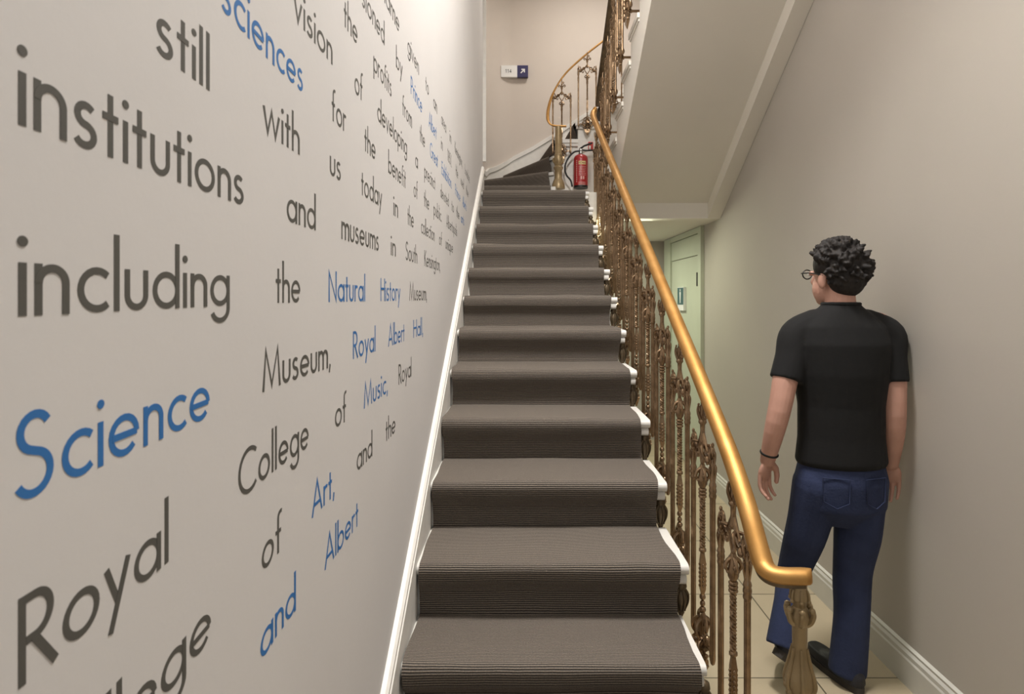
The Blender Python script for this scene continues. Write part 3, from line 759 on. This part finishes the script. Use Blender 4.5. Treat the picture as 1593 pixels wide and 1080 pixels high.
rows = [
 (2.300, 'name:594:621 given:634:651.5 to:662:667 an:674:680 area:686.5:694 in:699.5:702 Kensington,:707.5:719 London.:723:730.5'),
 (2.187, 'sioned:563:598 by:616:626 *Prince:639:656.5 *Albert:667:679 in:686:688.5 1851.:696:702.6 He:709:712.5 used:716.7:721.5 the:725:728.5'),
 (2.080, 'the:535:556 profits:581:609 from:626:640.5 the:653:661 *Great:669:681 *Exhibition.:687:702.5 *Prince:708:716 *Albert\'s:719.5:725.5'),
 (1.972, 'vision:457:517 of:551.5:564 developing:587:633 a:646:650 precinct:660:677 devoted:685:698 to:702.5:706 the:710:714.5 *arts:717:722'),
 (1.867, '*sciences:344:471 for:516:538 the:567:584 benefit:604:631 of:643.5:649.5 the:659.5:667.5 public.:674.5:687 Albertopolis:694.4:711'),
 (1.762, 'still:242:326 with:409:466 us:513:530 today:562:594 in:612:619 the:634:643.5 collection:655:676 of:683:687.5 unique:693:704.5'),
 (1.649, 'institutions:28:379 and:446:491 museums:531:589 in:608:615.5 South:631:649 Kensington,:660:684.5'),
 (1.524, 'including:28:357 the:429:467 *Natural:511:568 *History:592:622.5 Museum,:637:664'),
 (1.402, '*Science:20:326 Museum,:408:514 *Royal:549:584 *Albert:604:629 *Hall,:643:658'),
 (1.281, 'Royal:28:262 College:371:480 of:521:538.5 *Music,:566:603 Royal:620:640'),
 (1.155, 'College:-28:328 of:407:438 *Art,:485:520 and:555:579 the:600:615'),
 (1.036, '*and:405:460 *Albert:505:557'),
]
wl = thing('wall_lettering', 'large grey and blue words about museums spread across the left wall', 'lettering', (XL, 1.5, 1.5))
def Yw(px): return -XL * F / (815 - px)
nw = 0
for zr, line in rows:
    for it in line.split(' '):
        wd, a, b = it.rsplit(':', 2); blue = wd.startswith('*'); wd = wd.lstrip('*')
        ya, yb = Yw(float(a)), Yw(float(b)); sx = (yb - ya) / word_width(wd)
        def f(u, v, t, ya=ya, sx=sx, zr=zr):
            Y = ya + u * sx; nf = max(0.0, min(1.0, (0.9 - Y) / 0.45)); k = 1 + 0.10 * nf
            return (XL + 0.00012 + t, Y, EYE + (zr + v * FS - EYE) * k - 0.006 * nf)
        mb = MB(); letters(mb, wd, f, 0.00018)
        o = adopt(mb.build('word', 'letter_blue' if blue else 'letter_grey'), wl); nw += 1
        if blue: o['label'] = 'blue word'

# ------------------------------------------------------------------ signs
rs = thing('room_sign', 'small white and navy wall sign reading 114 with an arrow', 'sign', (-0.1, 6.9, 3.8))
def wall_y_at(px):            # distance of the curved wall along the view line through px
    best = None
    for (x0, y0), (x1, y1) in zip(curve, curve[1:]):
        dx = (px - 815) / F; den = (x1 - x0) - dx * (y1 - y0)
        if abs(den) < 1e-9: continue
        t = (dx * y0 - x0) / den
        if 0 <= t <= 1: best = y0 + t * (y1 - y0)
    return best
ca, cb = P(780, 110, wall_y_at(780)), P(821, 110, wall_y_at(821))
dv = Vector((cb.x - ca.x, cb.y - ca.y, 0)); ca.y = cb.y = 6.955; ca.x = (779.5 - 815) / F * ca.y; cb.x = (821.5 - 815) / F * cb.y; dv = cb - ca; dv.z = 0; Wd = dv.length; dv.normalize(); nv = Vector((dv.y, -dv.x, 0))
base = Vector((ca.x, ca.y, 0)); zc = EYE + (465 - 110) * 6.93 / F; Hs = 18.0 * 6.93 / F
def sg(u, v, t): return tuple(base + dv * u + nv * t + Vector((0, 0, zc - Hs / 2 + v)))
def plate(u0, u1, v0, v1, t0, t1):
    mb = MB(); vs_ = [sg(u, v, t) for t in (t0, t1) for u, v in ((u0, v0), (u1, v0), (u1, v1), (u0, v1))]
    return mb.add(vs_, [(3, 2, 1, 0), (4, 5, 6, 7), (0, 1, 5, 4), (1, 2, 6, 5), (2, 3, 7, 6), (3, 0, 4, 7)])
adopt(plate(0, Wd * 0.60, 0, Hs, -0.032, 0.012).build('plate', 'sign_white'), rs)
pn = adopt(plate(Wd * 0.60, Wd, 0, Hs, -0.032, 0.012).build('plate', 'sign_navy'), rs); pn['label'] = 'navy plate with arrow'
mb = MB(); k = Hs * 0.34
letters(mb, '114', lambda u, v, t: sg(Wd * 0.16 + u * k * 0.95, Hs * 0.36 + v * k * 0.95, 0.012 + t), 0.0012, gap=0.2, sw=0.13)
adopt(mb.build('number', 'sign_ink'), rs)['label'] = 'digits 114'
mb = MB()
def ar(pl): 
    n_ = len(pl); mb.add([sg(Wd * 0.80 + a * Hs, Hs * 0.5 + b * Hs, 0.0135) for a, b in pl] + [sg(Wd * 0.80 + a * Hs, Hs * 0.5 + b * Hs, 0.012) for a, b in pl], [tuple(range(n_))] + [(i, n_ + i, n_ + (i + 1) % n_, (i + 1) % n_) for i in range(n_)])
ar([(-0.20, -0.13), (-0.13, -0.20), (0.13, 0.06), (0.06, 0.13)])
ar([(-0.11, 0.20), (-0.11, 0.10), (0.20, 0.10), (0.20, 0.20)])
ar([(0.10, 0.10), (0.10, -0.11), (0.20, -0.11), (0.20, 0.10)])
adopt(mb.build('arrow', 'sign_white'), rs)

ts = thing('toilet_sign', 'small projecting teal and white toilet sign on the corridor door', 'sign', (XR - 0.03, 5.85, 1.53))
xs = XR - 0.018
adopt(MB().box(xs - 0.028, xs, 5.74, 5.96, 1.42, 1.64).build('plate', 'sign_white'), ts)
adopt(MB().box(xs - 0.030, xs - 0.028, 5.745, 5.955, 1.475, 1.635).build('panel', 'teal'), ts)
mb = MB(); fx = xs - 0.0315
def dsc(cy_, cz_, r_): 
    ring = arc(cy_, cz_, r_, r_, 0, 360, 14)[:-1]; mb.prism_x(ring, fx, fx + 0.002)
dsc(5.85, 1.612, 0.013); mb.prism_x([(5.825, 1.595), (5.875, 1.595), (5.868, 1.545), (5.862, 1.49), (5.838, 1.49), (5.832, 1.545)], fx, fx + 0.002)
adopt(mb.build('pictogram', 'sign_white'), ts)['label'] = 'white standing figure'
mb = MB(); mb.box(fx, fx + 0.002 + 0.0015, 5.79, 5.91, 1.440, 1.452)
bsn = thing('notice', 'small blue notice on the far corridor wall seen between balusters', 'sign', (0.87, 6.69, 1.6))
adopt(MB().box(0.835, 0.905, 6.688, 6.70, 1.55, 1.66).build('sheet', 'blue_sign'), bsn)
adopt(MB().box(0.838, 0.902, 6.686, 6.688, 1.585, 1.600).build('stripe', 'sign_white'), bsn)

# ------------------------------------------------------------------ fire extinguisher on the white string
YE = 5.935; exx = (903.5 - 815) * YE / F
eb = EYE + (465 - 293) * YE / F; et = EYE + (465 - 241) * YE / F; er = 11.2 * YE / F; eh = et - eb
fe = thing('fire_extinguisher', 'red foam fire extinguisher with black hose hanging by the upper newel post', 'fire extinguisher', (exx, YE, eb))
prof = [(er * 0.5, 0.0), (er * 0.96, 0.0), (er * 0.96, 0.02), (er, 0.022), (er, eh - 0.05), (er * 0.96, eh - 0.032), (er * 0.82, eh - 0.014), (er * 0.55, eh - 0.002), (er * 0.28, eh + 0.004), (er * 0.25, eh + 0.01)]
adopt(MB().lathe(prof, (exx, YE, eb), 28).build('cylinder_body', 'red', smooth=40), fe)
adopt(MB().lathe([(er * 0.5, -0.001), (er * 0.985, -0.001), (er * 0.985, 0.022), (er * 0.5, 0.022)], (exx, YE, eb), 28).build('base_ring', 'black', smooth=40), fe)
adopt(MB().lathe([(0.018, eh + 0.005), (0.021, eh + 0.012), (0.021, eh + 0.028), (0.016, eh + 0.036), (0.016, eh + 0.055), (0.008, eh + 0.06)], (exx, YE, eb), 16).build('valve', 'chrome', smooth=40), fe)
adopt(MB().tube([(exx - 0.01, YE, eb + eh + 0.05), (exx + 0.05, YE, eb + eh + 0.042), (exx + 0.12, YE, eb + eh + 0.045)], 0.008, 8).tube([(exx - 0.01, YE, eb + eh + 0.055), (exx + 0.03, YE, eb + eh + 0.085), (exx + 0.11, YE, eb + eh + 0.115)], 0.009, 8).build('handle', 'black', smooth=40), fe)
hp = spline([(exx - 0.01, YE - 0.01, eb + eh + 0.035), (exx - 0.07, YE - 0.02, eb + eh + 0.02), (exx - 0.13, YE - 0.03, eb + eh - 0.05), (exx - 0.155, YE - 0.03, eb + eh - 0.13), (exx - 0.14, YE - 0.03, eb + eh - 0.20), (exx - 0.10, YE - 0.03, eb + 0.07), (exx - 0.085, YE - 0.03, eb + 0.01)], 8)
adopt(MB().tube(hp, 0.0085, 8).build('hose', 'black', smooth=60), fe)
def cyl(u, v, t):            # u: angle offset in metres along the front, v: height
    a = -PI / 2 + u / er; return (exx + (er + t) * math.cos(a), YE + (er + t) * math.sin(a), eb + v)
def patch(u0, u1, v0, v1, t, n=10):
    mb = MB(); a = [[cyl(u0 + (u1 - u0) * k / n, v, tt) for v, tt in ((v0, -0.001), (v1, -0.001), (v1, t), (v0, t))] for k in range(n + 1)]
    return mb.rings(a)
lab = adopt(patch(-0.028, 0.044, eh - 0.105, eh - 0.072, 0.0012).build('label', 'cream', smooth=40), fe); lab['label'] = 'cream band reading FOAM'
mb = MB(); k = 0.019; wF = word_width('FOAM', 0.14) * k
letters(mb, 'FOAM', lambda u, v, t: cyl(0.008 - wF / 2 + u * k, eh - 0.0975 + v * k, 0.0014 + t), 0.0008, gap=0.14, sw=0.16)
adopt(mb.build('lettering', 'label_ink'), fe)
mb = MB(); random.seed(3)
for r_ in range(6):
    v = eh - 0.125 - 0.016 * r_; u = -0.026
    while u < 0.040:
        l_ = random.uniform(0.006, 0.016); p_ = patch(u, min(u + l_, 0.044), v - 0.0025, v + 0.0025, 0.0006, 3); mb.add(p_.v, p_.f); u += l_ + 0.004
for u in (-0.008, 0.014):
    p_ = patch(u, u + 0.014, 0.075, 0.105, 0.0006, 3); mb.add(p_.v, p_.f)
for r_ in range(3):
    p_ = patch(-0.03, 0.04, 0.045 - 0.012 * r_, 0.049 - 0.012 * r_, 0.0006, 6); mb.add(p_.v, p_.f)
for r_ in range(12):
    p_ = patch(-0.052, -0.044, 0.05 + 0.018 * r_, 0.062 + 0.018 * r_, 0.0006, 2); mb.add(p_.v, p_.f)
adopt(mb.build('print', 'pale_ink'), fe)
adopt(MB().box(exx - 0.03, exx + 0.03, YE + er - 0.012, 6.03, eb + eh * 0.6, eb + eh * 0.7).build('bracket', 'black'), fe)
fs_ = thing('fire_sign', 'small red fire point plate on the white string behind the extinguisher', 'sign', (0.64, 6.02, 3.0))
adopt(MB().box(0.628, 0.675, 6.015, 6.03, EYE + (465 - 234) * 6.02 / F, EYE + (465 - 221) * 6.02 / F).build('plate', 'red_sign'), fs_)
adopt(MB().box(0.634, 0.652, 6.013, 6.015, EYE + (465 - 233) * 6.02 / F, EYE + (465 - 227) * 6.02 / F).build('mark', 'sign_white'), fs_)

# ------------------------------------------------------------------ the man walking away
def remeshed(mb, name, m, voxel, smooth_it, parent):
    o = mb.build(name, m)
    r = o.modifiers.new('r', 'REMESH'); r.mode = 'VOXEL'; r.voxel_size = voxel
    if smooth_it:
        s_ = o.modifiers.new('s', 'SMOOTH'); s_.factor = 0.5; s_.iterations = smooth_it
    bpy.context.view_layer.update(); dg = bpy.context.evaluated_depsgraph_get()
    me = bpy.data.meshes.new_from_object(o.evaluated_get(dg)); o.modifiers.clear(); old = o.data; o.data = me
    bpy.data.meshes.remove(old)
    for p in me.polygons: p.use_smooth = True
    if parent: adopt(o, parent)
    return o
def limb(mb, pts, rad, n=6, seg=18, cap=True):
    c = spline(pts, n); m = len(c); k = len(rad) - 1; rr = []
    for i in range(m):
        t = i / (m - 1) * k; a = min(int(t), k - 1); u = t - a; u = u * u * (3 - 2 * u) * 0.5 + u * 0.5
        rr.append(rad[a] + (rad[a + 1] - rad[a]) * u)
    mb.tube(c, rr, seg); mb.ell(c[0], rr[0], 14, 10)
    if cap: mb.ell(c[-1], rr[-1], 14, 10)
def rings_ell(mb, secs, seg=28):            # (center, rx, ry)
    mb.rings([[(c[0] + rx * math.cos(2 * PI * i / seg), c[1] + ry * math.sin(2 * PI * i / seg), c[2]) for i in range(seg)] for c, rx, ry in secs])

man = thing('person', 'man in black t-shirt and blue jeans walking away down the corridor', 'person', (1.22, 2.45, 0))
LS, LE, LW = P(1240, 520, 2.47), P(1212, 640, 2.42), P(1194, 716, 2.47)
RS, RE, RW = P(1380, 520, 2.47), P(1391, 645, 2.42), P(1386, 720, 2.48)
LH, LK, LA, LT = P(1272, 755, 2.45), P(1234, 890, 2.56), P(1214, 985, 2.40), P(1229, 1043, 2.53)
RH, RK, RA, RT = P(1338, 755, 2.45), P(1326, 890, 2.47), P(1317, 1030, 2.46), P(1300, 1020, 2.66)
NB, HD = P(1308, 470, 2.46), P(1299, 433, 2.49)
cx_, cy_ = P(1308, 0, 2.46).x, 2.46
bm_ = MB()
# torso and pelvis
pz = lambda y: EYE + (465 - y) * 2.46 / F
rings_ell(bm_, [((cx_, cy_, pz(800)), 0.10, 0.08), ((cx_, cy_, pz(770)), 0.165, 0.115), ((cx_, cy_, pz(735)), 0.17, 0.115), ((cx_, cy_, pz(690)), 0.150, 0.105), ((cx_, cy_, pz(640)), 0.150, 0.105), ((cx_ , cy_, pz(580)), 0.170, 0.115), ((cx_, cy_, pz(535)), 0.178, 0.112), ((cx_, cy_, pz(505)), 0.165, 0.090), ((cx_, cy_, pz(485)), 0.10, 0.07), ((cx_, cy_, pz(474)), 0.06, 0.055)])
limb(bm_, [P(1308, 490, 2.46), P(1307, 465, 2.465), P(1305, 440, 2.48)], [0.062, 0.056, 0.058])
limb(bm_, [P(1290, 505, 2.47), LS, LE, LW], [0.05, 0.056, 0.043, 0.029])
limb(bm_, [P(1330, 505, 2.47), RS, RE, RW], [0.05, 0.056, 0.043, 0.029])
limb(bm_, [LH, LK, LK.lerp(LA, 0.5) + Vector((0, -0.012, 0)), LA + Vector((0.004, 0.018, -0.03))], [0.080, 0.052, 0.038, 0.026]); limb(bm_, [RH, RK, RA], [0.080, 0.055, 0.034])
# head: skull, jaw, face turned a little to the left
tw = Matrix.Rotation(math.radians(24), 3, 'Z')
def H(x, y, z): return HD + tw @ Vector((x, y, z))
bm_.ell(H(0, -0.012, 0.03), (0.076, 0.095, 0.095), 24, 16, tw); bm_.ell(H(0, 0.03, -0.04), (0.058, 0.065, 0.075), 20, 14, tw)
bm_.ell(H(0, 0.055, -0.085), (0.030, 0.030, 0.026), 14, 10, tw)
bm_.tube([H(0, 0.088, 0.022), H(0, 0.104, -0.012), H(0, 0.098, -0.026)], [0.009, 0.013, 0.010], 10)
bm_.ell(H(0, 0.090, -0.055), (0.024, 0.010, 0.008), 12, 8, tw)
for s_ in (-1, 1):
    bm_.ell(H(0.078 * s_, -0.004, -0.012), (0.010, 0.020, 0.032), 12, 8, tw); bm_.ell(H(0.034 * s_, 0.080, 0.022), (0.018, 0.014, 0.010), 10, 8, tw)
# hands
def hand(mb, W, E, side, curl_=0.6):
    ax = (W - E).normalized(); fw = Vector((-side * 0.80, 0.60, 0)); fw = (fw - ax * fw.dot(ax)).normalized(); sd = ax.cross(fw)
    pl = lambda a, b, c: W + ax * a + fw * b + sd * c
    rot = Matrix((sd, fw, ax)).transposed()
    mb.ell(pl(0.048, 0, 0), (0.017, 0.040, 0.052), 16, 12, rot)
    inn = 1 if sd.x * side < 0 else -1
    for i, (off, ln, r) in enumerate(((0.033, 0.074, 0.0080), (0.0115, 0.083, 0.0082), (-0.0105, 0.076, 0.0080), (-0.032, 0.060, 0.0072))):
        b = 0.086 - abs(off) * 0.22
        mb.tube(spline([pl(b - 0.02, off, 0), pl(b + ln * 0.38, off * 1.05, 0.012 * inn), pl(b + ln * 0.70, off * 1.05, 0.030 * inn), pl(b + ln * 0.82, off, 0.046 * inn)], 4), [r + 0.001] * 5 + [r] * 4 + [r * 0.88] * 4, 10)
        mb.ell(pl(b + ln * 0.82, off, 0.046 * inn), r * 0.9, 8, 6)
    mb.tube(spline([pl(0.016, 0.026, 0.004 * inn), pl(0.044, 0.052, 0.014 * inn), pl(0.072, 0.056, 0.024 * inn), pl(0.092, 0.050, 0.030 * inn)], 4), [0.014] * 5 + [0.0115] * 4 + [0.0095] * 4, 10)
    mb.ell(pl(0.092, 0.050, 0.030 * inn), 0.0095, 8, 6)
hand(bm_, LW, LE, -1); hand(bm_, RW, RE, 1)
body = remeshed(bm_, 'body', 'skin', 0.0034, 3, man)
# eyes
eb_ = MB()
for s_ in (-1, 1): eb_.ell(H(0.034 * s_, 0.092, 0.020), 0.009, 10, 8)
adopt(eb_.build('eyes', 'sign_white', smooth=60), man)
# hair
hb = MB()
hb.ell(H(0, -0.022, 0.055), (0.092, 0.104, 0.088), 24, 16, tw); hb.ell(H(0, -0.055, 0.0), (0.080, 0.064, 0.078), 20, 14, tw)
random.seed(11)
for k in range(300):
    a = random.uniform(0, 2 * PI); t = random.uniform(-0.85, 1.5)
    d_ = Vector((math.cos(t) * math.cos(a), math.cos(t) * math.sin(a), math.sin(t)))
    if d_.y > 0.35 and d_.z < 0.45: continue
    if d_.z < -0.1 and d_.y > -0.1: continue
    p0 = Vector((d_.x * 0.088, d_.y * 0.100 - 0.022, d_.z * 0.088 + 0.05))
    q = d_ + Vector((random.uniform(-.7, .7), random.uniform(-.7, .7), random.uniform(-.2, .5)))
    q.normalize()
    hb.tube([H(*p0), H(*(p0 + d_ * 0.010 + q * 0.010)), H(*(p0 + d_ * 0.010 + q * 0.024))], [0.013, 0.010, 0.004], 6)
remeshed(hb, 'hair', 'hair', 0.0045, 2, man)
# t-shirt: torso, sleeves, collar
tb = MB()
rings_ell(tb, [((cx_, cy_, pz(722)), 0.168, 0.122), ((cx_, cy_, pz(715)), 0.176, 0.130), ((cx_, cy_, pz(680)), 0.166, 0.124), ((cx_, cy_, pz(630)), 0.166, 0.122), ((cx_, cy_, pz(580)), 0.184, 0.130), ((cx_, cy_, pz(535)), 0.195, 0.126), ((cx_, cy_, pz(508)), 0.182, 0.105), ((cx_, cy_, pz(490)), 0.125, 0.085), ((cx_, cy_, pz(476)), 0.075, 0.070), ((cx_, cy_, pz(470)), 0.068, 0.066)])
for S_, E_ in ((LS, LE), (RS, RE)):
    mid = S_.lerp(E_, 0.60); side = -1 if S_.x < cx_ else 1
    sh = P(1308 + 40 * side, 505, 2.47)
    limb(tb, [sh, S_ + Vector((0.004 * side, 0, -0.004)), S_.lerp(E_, 0.3), mid], [0.062, 0.064, 0.063, 0.064], cap=False)
tee = remeshed(tb, 't_shirt', 'tee', 0.006, 4, man)
cb_ = MB(); cz = pz(473)
cb_.tube([(cx_ + 0.068 * math.cos(2 * PI * k / 24), cy_ + 0.066 * math.sin(2 * PI * k / 24), cz) for k in range(25)], 0.007, 8)
adopt(cb_.build('collar', 'tee', smooth=60), man)
# jeans
jb = MB()
rings_ell(jb, [((cx_, cy_, pz(812)), 0.09, 0.075), ((cx_, cy_, pz(785)), 0.172, 0.125), ((cx_, cy_, pz(745)), 0.180, 0.130), ((cx_, cy_, pz(712)), 0.160, 0.117), ((cx_, cy_, pz(706)), 0.155, 0.112)])
limb(jb, [LH, LH.lerp(LK, 0.5) + Vector((0, -0.012, 0)), LK, LK.lerp(LA, 0.5) + Vector((0, -0.015, 0)), LA + Vector((0.004, 0.002, -0.055))], [0.095, 0.080, 0.063, 0.056, 0.058], cap=False)
limb(jb, [RH, RH.lerp(RK, 0.5) + Vector((0, -0.012, 0)), RK, RK.lerp(RA, 0.5) + Vector((0, -0.015, 0)), RA + Vector((0, -0.005, -0.035))], [0.097, 0.087, 0.072, 0.066, 0.070], cap=False)
jeans = remeshed(jb, 'jeans', 'jeans', 0.006, 4, man)
pk = MB()
for s_ in (-1, 1):
    c0 = Vector((cx_ + 0.075 * s_, cy_ - 0.118, pz(752)))
    pts = [(-0.045, 0.05), (0.045, 0.05), (0.042, -0.04), (0, -0.062), (-0.042, -0.04), (-0.045, 0.05)]
    q = []
    for a, b in pts: 
        xx = c0.x + a; q.append((xx, cy_ - 0.1315 * math.sqrt(max(0.05, 1 - ((xx - cx_) / 0.182) ** 2)) - 0.0005, c0.z + b))
    pk.tube(q, 0.0022, 6)
adopt(pk.build('pocket_stitching', 'jeans', smooth=60), man)
# shoes
def shoe(name, heel, toe, up_, floor_z=None):
    ax = (toe - heel); ln = ax.length; ax.normalize(); upv = (up_ - ax * up_.dot(ax)).normalized(); sd = ax.cross(upv)
    def q(a, b, c): return tuple(heel + ax * (a * ln) + sd * b + upv * c)
    def outline(hw, z): 
        pts = []
        for k in range(28):
            a = 2 * PI * k / 28; t = 0.5 - 0.5 * math.cos(a); wd_ = hw * (0.72 + 0.36 * t) * abs(math.sin(a)) ** 0.55 * (1 if math.sin(a) >= 0 else -1)
            pts.append(q(-0.03 + 1.06 * t, wd_, z))
        return pts
    mb = MB(); mb.rings([outline(0.042, 0.022), outline(0.043, 0.04), outline(0.040, 0.062)])
    def prof_ring(a, hw, top): return [q(a, hw * math.cos(PI * 2 * k / 16), 0.03 + (top - 0.03) * max(0, math.sin(PI * 2 * k / 16)) - 0.006 * max(0, -math.sin(PI * 2 * k / 16))) for k in range(16)]
    mb.rings([prof_ring(0.0, 0.026, 0.08), prof_ring(0.06, 0.034, 0.105), prof_ring(0.28, 0.038, 0.105), prof_ring(0.5, 0.040, 0.085), prof_ring(0.75, 0.042, 0.066), prof_ring(0.95, 0.030, 0.052)])
    o = remeshed(mb, name, 'shoe', 0.005, 3, man)
    sb = MB(); sb.rings([outline(0.044, 0.0), outline(0.045, 0.01), outline(0.045, 0.026)])
    s2 = sb.build('sole', 'sole', smooth=40); adopt(s2, man); bpy.context.view_layer.update(); mw = s2.matrix_world.copy(); s2.parent = o; s2.matrix_parent_inverse = (o.matrix_world).inverted(); 
shoe('shoe', Vector((RA.x + 0.015, RA.y - 0.075, 0.0)), Vector((RA.x - 0.05, RA.y + 0.185, 0.0)), Vector((0, 0, 1)))
lt = Vector((LT.x, 2.575, 0.0)); lh = Vector((LA.x - 0.02, LA.y - 0.03, 0.155))
shoe('shoe', lh, lt + Vector((0, 0, 0.012)), Vector((0, -0.5, 1)))
# glasses, neck cord, wrist strap
gb = MB()
for s_ in (-1, 1):
    gb.tube([H(0.082 * s_, -0.012, 0.010), H(0.082 * s_, 0.05, 0.022), H(0.070 * s_, 0.104, 0.022)], 0.0025, 6)
    gb.tube([H(0.034 * s_ + 0.026 * math.cos(2 * PI * k / 18), 0.106, 0.018 + 0.019 * math.sin(2 * PI * k / 18)) for k in range(19)], 0.0025, 6)
gb.tube([H(-0.010, 0.107, 0.02), H(0.010, 0.107, 0.02)], 0.0025, 6)
adopt(gb.build('glasses', 'black', smooth=60), man)
ax = (LW - LE).normalized(); c0 = LW - ax * 0.03; u = ax.cross(Vector((0, 1, 0))).normalized(); v = ax.cross(u)
adopt(MB().tube([tuple(c0 + 0.031 * (math.cos(2 * PI * k / 20) * u + math.sin(2 * PI * k / 20) * v)) for k in range(21)], 0.006, 8).build('wrist_strap', 'black', smooth=60), man)
